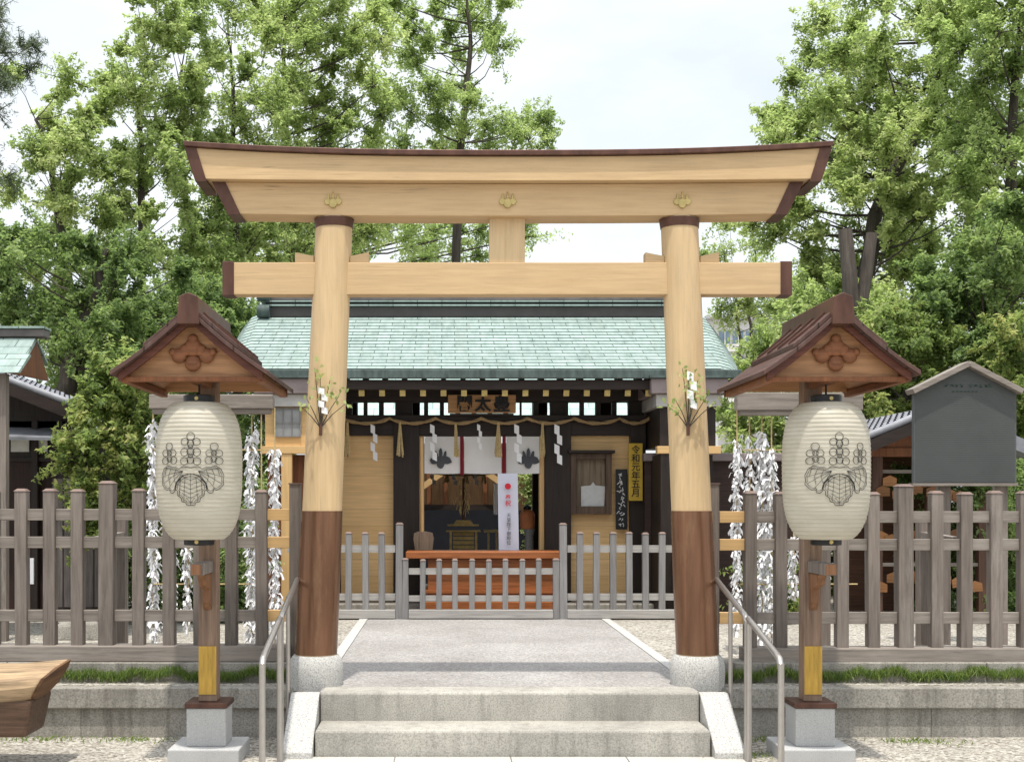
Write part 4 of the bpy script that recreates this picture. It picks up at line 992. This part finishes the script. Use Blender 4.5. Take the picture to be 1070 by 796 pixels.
def strand(u, v0, v1, vend, n, Y, lab, grp, wide):
    t = thing('fortune_strand', at(u, v0-20, Y), lab, 'paper fortunes', grp)
    rnd = random.Random(int(u*7)); x, zt, zb__ = X(u,Y), Z(v0,Y), Z(v1,Y)
    MB().tube([(x, Y, Z(426,Y)), (x + .004, Y, (zt+zb__)/2), (x, Y, zb__-.02)], .006, 6).build('cord', M['straw_pale'], t)
    m = MB()
    n = int(n*1.9)
    for k in range(n):
        f = (k + rnd.random())/n; z = zt + (zb__-zt)*f; c = Vector((x + rnd.gauss(0, .014*wide), Y + rnd.gauss(0,.02), z))
        for q in range(2):
            a = rnd.uniform(0, 6.28); d = Vector((math.cos(a), math.sin(a)*.7, rnd.uniform(-1.1,.45))).normalized(); l = rnd.uniform(.026,.052)*wide
            e = d.cross(Vector((rnd.gauss(0,1), rnd.gauss(0,1), rnd.gauss(0,1)))).normalized()*rnd.uniform(.007,.012)
            mid = c + d*l*.5 + Vector((0,0,.01)); tip = c + d*l + Vector((0,0,-.02)) 
            nn = d.cross(e).normalized()*.0015
            m.add([c-e*.5, c+e*.5, mid+e, mid-e, tip+e*1.1+nn, tip-e*1.1-nn], [(0,1,2,3),(3,2,4,5)])
    m.build('tied_papers', pap, t, fixn=False, kind='stuff')
gl = 'strands of tied paper fortunes'
for u, v0, v1, n, w, lab in ((160,440,672,150,1.1,'strand of white tied fortunes hanging just left of the left lantern'),
        (177,552,672,90,1.1,'strand of white tied fortunes below the left lantern, left of its post'),
        (196,570,660,50,.8,'short strand of white tied fortunes directly behind the left lantern post'),
        (263,450,674,150,1.15,'strand of white tied fortunes close to the right edge of the left lantern'),
        (273,520,674,120,1.2,'dense strand of white tied fortunes hanging low right of the left lantern'),
        (287,470,672,130,1.0,'strand of white tied fortunes nearest the left torii pillar'),
        (770,462,660,130,.9,'strand of white tied fortunes nearest the right torii pillar'),
        (783,455,560,36,.9,'thin strand of white tied fortunes second from the right torii pillar'),
        (796,452,674,170,1.2,'densest strand of white tied fortunes left of the right lantern'),
        (806,470,672,110,1.1,'strand of white tied fortunes touching the left edge of the right lantern'),
        (829,560,625,34,.9,'short strand of white tied fortunes below the right lantern'),
        (862,575,605,14,.9,'small bunch of white tied fortunes just right of the right lantern post')):
    strand(u, v0, v1, 0, n, 10.0 + (u % 7)*.015, lab, gl, w)

# ------------------------------------------------------------------ gabled notice board behind the right fence
Y = 10.6
t = thing('notice_board', (X(1008,Y), Y, GZ), 'large dark grey gabled notice board on posts behind the right fence', 'notice board')
m = MB(); m.prism([(X(955,Y),Z(504.5,Y)),(X(1062,Y),Z(504.5,Y)),(X(1062,Y),Z(410,Y)),(X(1010,Y),Z(383,Y)),(X(955,Y),Z(410,Y))], Y, Y+.05); m.build('panel', M['board_grey'], t)
m = MB()
for k in range(-14, 46):
    v = 413 + k*1.98; hw_ = min(52, max(2, (v-385)/26*52)); m.box(X(1008.5-hw_,Y), X(1008.5+hw_,Y), Y-.004, Y-.0003, Z(v+.75,Y), Z(v-.45,Y))
m.build('mesh_slats', plain('board_slat', (.092,.10,.095), .7, 0, .1, 3), t)
for a_, c_ in (((1010,380.5),(951.5,409.5)), ((1010,380.5),(1065.5,409.5))): MB().bar(at(*a_,Y)+Vector((0,.02,0)), at(*c_,Y)+Vector((0,.02,0)), .18, .045).build('cap_board', M['grey_wood_x'], t, bevel=.004)
MB().box(X(953,Y), X(1063,Y), Y-.02, Y+.08, Z(507.5,Y), Z(504.7,Y)).build('bottom_rail', M['grey_wood_x'], t)
for u in (990, 1050): MB().box(X(u-6,Y), X(u+6,Y), Y+.052, Y+.13, GZ, Z(508,Y)).build('post', M['grey_wood'], t)
m = MB(); rnd = random.Random(3)
for u in range(989, 1036, 5):
    if u == 1009: continue
    for q in range(4):
        uu = u + rnd.uniform(-1.5,1.5); vv = 403 + rnd.uniform(-1.3,1.3); m.box(X(uu-.9,Y), X(uu+.9,Y), Y-.009, Y-.006, Z(vv+.35,Y), Z(vv-.35,Y))
for u in range(996, 1024, 4):
    m.box(X(u-1.1,Y), X(u+1.1,Y), Y-.009, Y-.006, Z(409.4,Y), Z(408.6,Y))
m.build('faded_writing', M['green_print'], t)

# ------------------------------------------------------------------ buildings at the sides
def tiled_house(xe, xr, ze, zr, y0, y1, wallx, s, lab, wallmats, thick=.12):
    """gable facing the camera; the slope we see falls from the ridge xr to the eave xe"""
    t = thing('tiled_building', ((xe+xr)/2, (y0+y1)/2, GZ), lab, 'building')
    m = MB(); nx, ny = 12, int((y1-y0)/.17)
    def P(f, y, dz=0): return (xr + (xe-xr)*f, y, zr + (ze-zr)*(f*1.12 - .12*f*f) + dz)
    for j in range(ny):                                  # rows of round tiles running down the slope
        ya, yb_ = y0 + j*(y1-y0)/ny, y0 + (j+1)*(y1-y0)/ny
        for i in range(nx):
            fa, fb = i/nx, (i+1)/nx
            prof = [(0,0),(.18,.020),(.36,.024),(.54,.012),(.78,-.004),(1,0)]
            va = [P(fa, ya + (yb_-ya)*p, h + .0) for p, h in prof]; vb = [P(fb, ya + (yb_-ya)*p, h + .022) for p, h in prof]; k = len(prof)
            m.add(va + vb, [(q, q+1, k+q+1, k+q) for q in range(k-1)])
    rf = m.build('tiled_roof', M['tile'], t, smooth=True, fixn=False)
    m = MB()
    for dz in (-.06,): m.hexa([P(0,y0-.02,-.14),P(1,y0-.02,-.14),P(1,y1,-.14),P(0,y1,-.14)], [P(0,y0-.02,-.02),P(1,y0-.02,-.02),P(1,y1,-.02),P(0,y1,-.02)])
    m.build('roof_boards', M['dark_wood_x'], rf)
    m = MB(); m.tube([P(f/8, y0+.03, .03) for f in range(9)], .04, 10); m.build('verge_tiles', plain('pale_tile', (.22,.225,.245), .5, 0, .2, 12), rf, smooth=True)
    m = MB(); m.hexa([P(2,y0,-.14),P(0,y0,-.14),P(0,y1,-.14),P(2,y1,-.14)] if False else [(2*xr-xe,y0,ze-.14),(xr,y0,zr-.14),(xr,y1,zr-.14),(2*xr-xe,y1,ze-.14)], [(2*xr-xe,y0,ze),(xr,y0,zr),(xr,y1,zr),(2*xr-xe,y1,ze)]); m.build('far_slope', M['tile'], t)
    return t
# left: tiled side hall
t = tiled_house(-3.62, -5.6, 2.47, 3.25, 12.5, 15.2, 0, -1, 'tile roofed side building with white upper wall at the left edge', None)
wy = 12.85
MB().box(-7.3, -3.95, wy, 14.9, Z(478,wy), Z(440,wy)).build('upper_wall', M['dark_wood'], t)
for u0, u1 in ((12,31),(40,50),(70,88)):
    MB().box(X(u0,wy), X(u1,wy), wy-.02, wy-.001, Z(472,wy), Z(451,wy)).build('plaster_panel', M['plaster'], t)
m = MB(); m.prism([(-7.5, 2.3), (-3.72, 2.28), (-3.70, 2.44), (-4.6, 2.84), (-5.6, 3.18), (-7.5, 2.44)], wy, wy+.05); m.build('gable', M['dark_wood'], t)
MB().hexa([(-7.3,wy-.35,2.22),(-3.60,wy-.35,2.17),(-3.60,wy+.1,2.30),(-7.3,wy+.1,2.36)], [(-7.3,wy-.35,2.25),(-3.60,wy-.35,2.20),(-3.60,wy+.1,2.35),(-7.3,wy+.1,2.41)]).build('pent_roof', M['tile'], t)
MB().box(-7.3, -3.98, wy+.03, 14.8, GZ, Z(479,wy)).build('lower_wall', wood('lower_wall_wood', (.035,.017,.013), 'z', .3), t)
MB().box(X(10,wy), X(90,wy), wy-.03, wy+.02, Z(482,wy), Z(478,wy)).build('belt_beam', M['dark_wood_x'], t)
for u in (38, 64, 92): MB().box(X(u-3,wy), X(u+3,wy), wy-.06, wy+.03, GZ, Z(440,wy)).build('post', M['dark_wood'], t)
# left edge: copper roofed pavilion
Y = 10.8
t = thing('small_pavilion', (X(-60,Y), Y+.5, GZ), 'small pavilion with a bright green copper roof cut by the left edge', 'pavilion')
xr_, xl_ = X(40,Y), X(-190,Y)
m = MB()
m.hexa([(xl_,Y,Z(389,Y)),(X(19,Y),Y,Z(389,Y)),(X(19,Y),Y+.05,Z(389,Y)),(xl_,Y+.05,Z(389,Y))],
       [(xl_,Y+.33,Z(370,Y+.33)),(X(31,Y+.33),Y+.33,Z(370,Y+.33)),(X(31,Y+.33),Y+.38,Z(371,Y+.33)),(xl_,Y+.38,Z(371,Y+.33))]); 
lo_ = m.build('lower_roof', M['patina'], t)
m = MB(); yb_ = Y+.36
m.hexa([(xl_,yb_-.05,Z(374,yb_)),(X(29,yb_),yb_-.05,Z(374,yb_)),(X(29,yb_),yb_,Z(374,yb_)),(xl_,yb_,Z(374,yb_))],
       [(xl_,yb_+.3,Z(353,yb_+.3)),(X(37,yb_+.3),yb_+.3,Z(353,yb_+.3)),(X(37,yb_+.3),yb_+.36,Z(354,yb_+.3)),(xl_,yb_+.36,Z(354,yb_+.3))])
m.build('upper_roof', M['patina'], t)
yr_ = Y+.72
m = MB(); m.hexa([(xl_,yr_+.08,Z(353,yr_)),(X(35,yr_),yr_+.08,Z(353,yr_)),(X(35,yr_),yr_+.42,Z(376,yr_)),(xl_,yr_+.42,Z(376,yr_))], [(xl_,yr_+.08,Z(350,yr_)),(X(35,yr_),yr_+.08,Z(350,yr_)),(X(35,yr_),yr_+.42,Z(372,yr_)),(xl_,yr_+.42,Z(372,yr_))]); m.build('rear_roof', M['patina'], t)
MB().box(xl_, X(49,yr_), yr_-.09, yr_+.09, Z(353,yr_), Z(345,yr_)).build('ridge', M['ridge_metal'], t, bevel=.008)
MB().box(xl_, X(50,yr_), yr_-.11, yr_+.11, Z(345,yr_)+.001, Z(342.5,yr_)).build('ridge_cap', M['patina'], t, bevel=.004)
m = MB(); xg = X(12,Y+.1); m.prism([(Y+.05, Z(389,Y)), (Y+1.1, Z(385,Y)), (yr_, Z(354,yr_))], xg-.02, xg+.01, 'x'); m.build('gable_panel', M['red_brown_wood'], t)
xg = X(42,yr_)-.12
MB().bar((xg, yr_, Z(354,yr_)), (xg-.02, yr_+.38, Z(374,yr_)), .05, .10).build('barge_board', M['red_brown_wood'], t)
for x_, yy in ((X(1.5,Y+.1), Y+.1), (X(-150,Y+.1), Y+.1), (X(-40,Y+.1), Y+.95), (X(-150,Y+.1), Y+.95)): MB().box(x_-.04, x_+.04, yy, yy+.08, GZ, Z(390,Y+.1)).build('post', M['grey_wood'], t)
# grey board screen and pale sign sheet under the tiled hall
Y = 11.9
t = thing('board_screen', (X(78,Y), Y, GZ), 'weathered grey board screen behind the left fence', 'screen')
MB().box(X(55,Y), X(104,Y), Y, Y+.04, Z(634,Y), Z(500,Y)).build('boards', wood('grey_boards', (.15,.13,.12), 'z', .3), t)
m = MB()
for u in (66, 77, 88, 98): MB().box(X(u-.5,Y), X(u+.5,Y), Y-.008, Y-.001, Z(634,Y), Z(500,Y)).build('batten', M['dark_wood'], t)
tag(MB().box(X(27.5,12.6), X(35,12.6), 12.6, 12.62, Z(610,12.6), Z(583,12.6)).build('notice_sheet', M['paper']), 'small white notice sheet on the dark wall behind the left fence', 'notice')
t = thing('stepping_stone', (X(75,11.2), 11.2, GZ), 'low flat grey stone lying behind the left fence', 'stone')
MB().hexa([(X(56,11),11,GZ-.02),(X(104,11),11,GZ-.02),(X(100,11.5),11.5,GZ-.02),(X(60,11.5),11.5,GZ-.02)], [(X(58,11),11.03,GZ+.14),(X(102,11),11.03,GZ+.17),(X(98,11.4),11.45,GZ+.17),(X(62,11.4),11.45,GZ+.14)]).build('block', M['granite_old'], t, bevel=.03)
# right: votive tablet hall
t = tiled_house(4.08, 4.95, 2.14, 2.50, 12.3, 14.6, 0, 1, 'low tile roofed votive tablet hall behind the right fence', None)
wy = 12.7
MB().box(4.4, 5.7, 14.0, 14.1, GZ, 2.2).build('back_wall', wood('votive_wall', (.10,.045,.025), 'x', .3), t)
MB().box(4.28, 5.7, wy, wy+.1, 2.02, 2.11).build('beam', M['red_brown_wood'], t, bevel=.004)
m = MB(); m.prism([(4.3, 2.112), (5.6, 2.112), (4.95, 2.36)], wy+.02, wy+.05); m.build('gable', M['red_brown_wood'], t)
for x_ in (4.42, 4.98, 5.5): MB().box(x_-.05, x_+.05, wy, wy+.1, GZ, 2.02).build('post', M['votive_post'], t, bevel=.004)
for z_ in (1.85, 1.35, .9): MB().box(4.42, 5.5, wy+.02, wy+.06, z_, z_+.035).build('hanging_bar', M['grey_wood_x'], t)
rnd = random.Random(12)
tab = wood('votive_tablet_wood', (.26,.12,.045), 'x', .25, objvar=.5)
def tablet(x_, z_, y_):
    m = MB(); a = rnd.uniform(-.12,.12); P = [(-.07,-.05),(.07,-.05),(.07,.03),(0,.06),(-.07,.03)]
    P = [(x_ + p*math.cos(a) - q*math.sin(a), z_ + p*math.sin(a) + q*math.cos(a)) for p, q in P]
    return m.prism(P, y_, y_+.009)
for row in range(3):
    for k in range(10):
        x_ = 4.47 + k*.085*(1 + .1*row) + rnd.uniform(-.03,.03); z_ = (1.85, 1.35, .9)[row] - .08 - rnd.uniform(0,.16)
        o = tablet(x_, z_, wy - .012 - .011*k).build('votive_tablet', tab)
        tag(o, 'small wooden votive tablet hanging in the hall behind the right fence', 'votive tablet', 'votive tablets in the hall')

# white apartment block far behind
Y = 62
t = thing('apartment_block', (X(790,Y), Y+5, GZ), 'pale grey apartment block far behind the hall on the right', 'building')
MB().box(X(738,Y), X(812,Y), Y, Y+12, GZ, Z(334,Y)).build('wall', plain('pale_render', (.58,.57,.57), .9, 0, .05, .3), t)
MB().box(X(736,Y), X(814,Y), Y-.4, Y+12.3, Z(334,Y)+.01, Z(331,Y)).build('parapet', plain('parapet_grey', (.40,.40,.41), .9), t)
for v in (346, 372, 398, 424):
    for u in (757, 771, 785, 799):
        w = MB().box(X(u-5.5,Y), X(u+5.5,Y), Y-.06, Y-.01, Z(v+16,Y), Z(v,Y)).build('window', plain('window_glass_%d_%d' % (u, v), (.16,.22,.28), .15), t)
        MB().box(X(u-.4,Y), X(u+.4,Y), Y-.12, Y-.065, Z(v+16,Y), Z(v,Y)).build('mullion', M['plaster'], w)
    MB().box(X(750,Y), X(806,Y), Y-1.2, Y-.13, Z(v+24,Y), Z(v+16.5,Y)).build('balcony', M['plaster'], t)
# ------------------------------------------------------------------ trees and shrubs
def in_poly(x, y, P):
    c = False; n = len(P); j = n - 1
    for i in range(n):
        if (P[i][1] > y) != (P[j][1] > y) and x < (P[j][0]-P[i][0])*(y-P[i][1])/(P[j][1]-P[i][1]) + P[i][0]: c = not c
        j = i
    return c
def crown_points(polys, spacing, rnd, keep=1.0):
    out = []
    for P in polys:
        us = [p[0] for p in P]; vs = [p[1] for p in P]; tries = int((max(us)-min(us))*(max(vs)-min(vs))/spacing**2*14)
        for _ in range(tries):
            u, v = rnd.uniform(min(us), max(us)), rnd.uniform(min(vs), max(vs))
            if in_poly(u, v, P) and all((u-a)**2 + (v-b_)**2 > spacing**2 for a, b_ in out): out.append((u, v))
    return [p for p in out if rnd.random() < keep]
def tree(name, label, Y, trunk, tr, polys, mat, spacing=26, rpx=21, leaf=.12, per=95, depth=1.3, seed=1, keep=1.0, group='trees behind the shrine', cat='tree', extra=(), ratio=.45, blobs=11, limbs=True, limb_r=.045, stubs=(), flat=.95):
    rnd = random.Random(seed); rng = np.random.default_rng(seed)
    k0 = Y/FPX
    tp = [at(u, v, Y) for u, v in trunk]; tp[0].z = GZ - .05
    t = thing(name, (tp[0].x, Y, GZ), label, cat, group)
    tb = MB(); n = len(tp); rad = [tr*(1 - .78*i/(n-1)) for i in range(n)]
    pts = []; rr = []
    for i in range(n-1):                                 # smooth the trunk a little
        for q in range(4):
            f = q/4; p = tp[i].lerp(tp[i+1], f) + Vector((rnd.gauss(0,.02), rnd.gauss(0,.02), 0)) * (1 if i + q else 0); pts.append(p); rr.append(rad[i] + (rad[i+1]-rad[i])*f)
    pts.append(tp[-1]); rr.append(rad[-1])
    tb.tube(pts, rr, 9)
    for (ua, va, ub, vb, r) in stubs: tb.tube([at(ua,va,Y-.3), at((ua+ub)/2,(va+vb)/2,Y-.35), at(ub,vb,Y-.4)], [r, r*.92, r*.85], 10)
    cp = crown_points(polys, spacing*.78, rnd, keep) + [(e[0], e[1]) for e in extra]
    Cs = []; Ns = []; Ts = []
    for (u, v) in cp:
        dy = rnd.uniform(-depth, depth); c = at(u, v, Y); c.y += dy
        R_ = rpx*k0*rnd.uniform(.6, 1.3)
        if limbs:                                        # a limb from the trunk, from lower down, to this clump
            best = min(range(len(pts)), key=lambda i: (pts[i]-c).length + max(0, pts[i].z - c.z + .5)*2.0)
            a = pts[best]; d = (c-a).length
            mid = a.lerp(c, .5) + Vector((rnd.gauss(0,.06), rnd.gauss(0,.06), -.08*d + rnd.gauss(0,.05)))
            r0 = min(rr[best]*.6, limb_r*(.22 + d*.16)); tb.tube([a, a.lerp(mid,.5) + Vector((0,0,-.02*d)), mid, c], [r0, r0*.8, r0*.55, r0*.25], 5, caps=False)
        tone0 = rnd.gauss(0, .13)
        out = Vector((c.x - pts[0].x, c.y - pts[0].y, 0)); out = out.normalized() if out.length > .05 else Vector((0,0,0))
        nt_ = int(blobs*1.9*rng.uniform(.7,1.25)); base = np.array(c) - np.array((out.x, out.y, .25))*R_*.45
        for b_ in range(nt_):                            # leafy twigs fanning out from the clump, up and away from the trunk
            d = rng.normal(size=3) + np.array((out.x*.45, out.y*.45, .32)); d /= np.linalg.norm(d)
            Lt = R_*rng.uniform(.75, 1.95); sway = rng.normal(0, .22, 3)*Lt
            m_ = max(6, int(per*.85*rng.uniform(.55,1.2)*(Lt/R_/1.35)))
            f = rng.uniform(.16, 1.05, m_)**.8
            pos = base + np.outer(f*Lt, d) + np.outer(f*f, sway) + rng.normal(0, 1, (m_,3))*(.15 + .16*np.sin(np.clip(f,0,1)*3.0))[:,None]*R_*.62
            if limbs and b_ % 2 == 0: tb.tube([Vector(base), Vector(base + d*Lt*.5 + sway*.25), Vector(base + d*Lt*.95 + sway*.9)], [.010, .006, .003], 4, caps=False)
            Cs.append(pos); q = rng.normal(size=(m_,3))
            Ns.append(q*.45 + d*.35 + np.array([0,-.15,.6]))
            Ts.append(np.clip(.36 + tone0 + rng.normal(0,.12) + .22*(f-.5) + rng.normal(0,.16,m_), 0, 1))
    v, tn = leafset(np.concatenate(Cs), np.concatenate(Ns), leaf*.74, ratio, seed, np.concatenate(Ts), .55)
    tb.build('trunk', M['bark'], t, smooth=True, fixn=False)
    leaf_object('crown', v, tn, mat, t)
    return len(v)
NL = 0
NL += tree('pine_tree', 'dark pine with sparse grey green needles at the top left edge', 18, [(-60,640),(-62,400),(-45,200),(-30,60),(-20,10)], .16,
     [[(-40,-20),(10,-12),(18,20),(34,30),(42,42),(30,62),(8,75),(22,100),(18,132),(-10,140),(-40,120)], [(-30,165),(5,170),(14,195),(0,215),(-30,210)]], M['needle'], 17, 13, 0.16, 26, .5, 3, .9, ratio=.09, blobs=9, limb_r=.03)
NL += tree('slender_tree', 'slender pale green tree second from the left edge, leaning left', 20, [(92,650),(84,420),(77,330),(66,250),(51,160),(37,125)], .11,
     [[(22,75),(50,62),(68,82),(98,90),(98,118),(92,150),(112,190),(115,240),(120,320),(60,330),(0,320),(-20,240),(15,215),(30,180),(15,130)]], M['leaf_light'], 22, 14, .10, 60, .9, 4, .64, limb_r=.03)
NL += tree('slender_tree', 'tall slim tree with a forked top just left of the torii end', 21, [(158,650),(152,400),(148,250),(147,160),(143,108),(155,60)], .10,
     [[(158,-10),(192,5),(196,35),(178,60),(205,70),(200,130),(202,200),(200,330),(98,330),(105,240),(102,150),(128,120),(108,95),(106,60),(125,45),(140,75),(150,40)]], M['leaf_light'], 22, 14.5, .105, 62, 1.0, 5, .66, limb_r=.035)
NL += tree('slender_tree', 'slim leafy tree rising beside the left tip of the torii', 22.5, [(210,650),(203,400),(196,230),(188,150),(190,70)], .11,
     [[(185,30),(215,18),(232,60),(232,110),(236,200),(236,320),(180,330),(190,230),(182,130)]], M['leaf_mid'], 22, 14.5, .105, 62, 1.0, 6, .66, limb_r=.03)
NL += tree('slender_tree', 'tall light tree above the left torii pillar', 23, [(256,650),(250,400),(245,160),(243,90),(238,20)], .08,
     [[(225,-15),(262,-10),(275,35),(300,40),(298,150),(290,290),(228,290),(228,150),(224,60)]], M['leaf_light'], 22, 14.5, .105, 62, 1.0, 7, .72, limb_r=.035)
NL += tree('broad_tree', 'broad bright crowned tree above the left half of the torii beam', 25, [(305,650),(303,400),(302,160),(296,80),(300,0)], .11,
     [[(262,-20),(385,-20),(410,5),(412,60),(398,80),(412,110),(408,160),(400,250),(370,280),(285,280),(290,80),(268,30)]], M['leaf_light'], 23, 15.5, .115, 66, 1.4, 8, .74, limb_r=.05)
NL += tree('broad_tree', 'airy tree with spreading limbs behind the middle of the torii beam', 27, [(482,650),(474,330),(480,190),(486,110),(492,50),(488,0)], .13,
     [[(375,-15),(535,-15),(535,35),(520,75),(495,85),(470,70),(445,85),(418,60),(415,30),(380,20)], [(405,92),(440,98),(485,100),(500,135),(505,160),(430,158),(412,125)], [(512,120),(550,108),(576,118),(578,158),(510,160)]], M['leaf_mid'], 22, 14, .11, 60, 1.4, 9, .72, limb_r=.04)
NL += tree('broad_tree', 'leafy tree filling the gap between the two torii beams', 29, [(238,650),(222,380),(240,310),(268,255)], .30,
     [[(228,205),(330,205),(332,300),(228,330)], [(362,222),(505,222),(512,270),(480,262),(440,282),(362,280)], [(540,222),(562,224),(565,245),(545,262)]], M['leaf_mid'], 24, 16, .125, 62, 1.4, 10, .7, limb_r=.05)
NL += tree('evergreen_tree', 'dark dense evergreen with a thick trunk between the left roofs', 17.5, [(50,640),(62,430),(76,370),(100,305),(112,260)], .19,
     [[(-10,255),(60,250),(130,262),(165,280),(240,300),(255,345),(215,390),(160,395),(120,395),(90,390),(85,360),(40,345),(-10,345)]], M['leaf_dark'], 25, 18, .10, 80, 1.2, 11, .82, limb_r=.05)
NL += tree('evergreen_tree', 'low dark evergreen mass behind the tile roofed building on the left', 19.5, [(140,640),(140,470),(150,400)], .12,
     [[(60,330),(270,320),(300,400),(300,640),(60,640),(60,420)]], M['leaf_dark'], 27, 22, .115, 80, 1.0, 12, .95, limb_r=.04)
NL += tree('leafy_shrub', 'bright leafy evergreen shrub behind the left fence', 11.6, [(128,640),(128,560),(130,470),(132,430)], .05,
     [[(72,515),(68,470),(88,420),(108,392),(140,385),(170,400),(186,430),(184,520),(160,560),(95,560)]], M['leaf_warm'], 21, 17, .085, 44, .45, 13, 1.0, cat='shrub', group='shrubs behind the fences', limb_r=.02)
NL += tree('leafy_shrub', 'low shrub at the foot of the board screen, left of the lantern', 12.8, [(150,640),(150,590)], .04,
     [[(105,560),(260,540),(262,640),(105,640)]], M['leaf_dark'], 24, 18, .085, 46, .3, 14, 1.0, cat='shrub', group='shrubs behind the fences', limb_r=.02)
# right side
NL += tree('camphor_tree', 'huge yellow green camphor tree filling the sky right of the torii', 21, [(905,650),(898,420),(902,300),(915,225),(950,150),(985,75),(1000,0)], .20,
     [[(868,-20),(905,-20),(925,20),(905,55),(925,90),(905,130),(880,120),(862,80),(872,50)],
      [(806,88),(822,62),(850,58),(868,90),(860,125),(835,165),(812,130)],
      [(800,150),(835,135),(870,150),(920,120),(960,140),(1000,150),(1010,230),(1000,330),(940,330),(880,325),(850,280),(830,245),(795,240),(790,215)],
      [(935,-20),(1010,-20),(1005,50),(1000,140),(945,130),(925,70)]], M['leaf_light'], 23, 16.5, .11, 82, 1.7, 15, .84, limb_r=.05)
for (u0, v0, u1, v1, r_, lab) in ((888, 640, 883, 240, .105, 'cut off upright bare trunk behind the right lantern roof'), (893, 640, 911, 244, .085, 'leaning cut off bare trunk beside the upright one behind the right lantern roof')):
    t = thing('bare_trunk', (X(u0,16.2), 16.2, GZ), lab, 'tree trunk', 'trees behind the shrine')
    um = u0 + (2 if u1 < 890 else 5)
    MB().tube([at(u0,v0,16.2) - Vector((0,0,.2)), at(um,440,16.2), at(um,330,16.2), at((um+u1)/2+1,285,16.2), at(u1,v1,16.2)], [r_*1.2, r_*1.05, r_, r_*.95, r_*.85], 12).build('trunk', wood('bare_bark_%d' % u1, (.10,.082,.068), 'z', .35, .9, .5, (.19,.17,.145), .5, .9), t, smooth=True)
NL += tree('broad_tree', 'tall dense green tree at the top right corner', 18.5, [(1062,650),(1060,400),(1052,240),(1060,100),(1070,0)], .15,
     [[(1000,-20),(1100,-20),(1100,330),(1010,330),(1015,240),(990,200),(1000,120)]], M['leaf_mid'], 25, 19, .10, 84, 1.3, 16, .92, limb_r=.05)
NL += tree('young_tree', 'thin young tree standing before the apartment block, with airy leaves', 30, [(766,650),(770,420),(775,370),(769,325)], .10,
     [[(738,228),(772,225),(800,240),(825,262),(820,300),(815,330),(742,325),(760,300),(735,262)]], M['leaf_light'], 20, 13, .12, 40, .8, 17, .72, limb_r=.03)
NL += tree('young_tree', 'second thin young tree before the apartment block, further right', 31, [(830,650),(800,420),(788,370),(782,330),(790,300)], .09,
     [[(790,295),(840,290),(845,360),(812,350),(795,325)]], M['leaf_light'], 20, 14, .12, 44, .8, 18, .8, limb_r=.03)
NL += tree('evergreen_tree', 'bright dense tree right behind the right lantern roof', 17, [(845,650),(850,480),(862,400)], .12,
     [[(770,395),(815,350),(850,310),(900,300),(960,320),(985,640),(765,640),(765,420)]], M['leaf_light'], 26, 20, .10, 80, 1.0, 19, .97, limb_r=.04)
NL += tree('evergreen_tree', 'dark glossy evergreen at the right edge above the notice board', 15, [(1040,650),(1036,480),(1030,350)], .12,
     [[(985,270),(1020,225),(1100,220),(1100,400),(1010,380),(960,360),(955,320)]], M['leaf_dark'], 25, 20, .09, 92, .9, 20, 1.0, limb_r=.04)
NL += tree('evergreen_tree', 'mid green evergreen behind the notice board', 14.8, [(930,650),(935,520),(945,420)], .10,
     [[(905,335),(960,325),(1030,360),(1100,385),(1100,560),(905,440)]], M['leaf_warm'], 25, 20, .09, 84, .8, 21, 1.0, limb_r=.04)
NL += tree('leafy_shrub', 'dark shrub under the notice board behind the right fence', 13.2, [(1040,640),(1040,590)], .05,
     [[(955,495),(1110,490),(1110,645),(985,645),(975,560)]], M['leaf_dark'], 24, 19, .08, 60, .5, 22, 1.0, cat='shrub', group='shrubs behind the fences', limb_r=.02)
NL += tree('leafy_shrub', 'pale green shrub showing through the right side of the doorway', 18.1, [(560,600),(560,560)], .03,
     [[(551,500),(572,496),(574,578),(553,578),(556,540)]], M['leaf_light'], 10, 9, .07, 26, .12, 23, 1.0, cat='shrub', group='shrubs behind the fences', limb_r=.01)
NL += tree('leafy_shrub', 'low pale shrub behind the racks right of the right pillar', 12.6, [(808,640),(808,620)], .03,
     [[(790,590),(830,585),(835,640),(790,640)]], M['leaf_warm'], 18, 14, .07, 44, .2, 24, 1.0, cat='shrub', group='shrubs behind the fences', limb_r=.01)
print('leaves', NL)
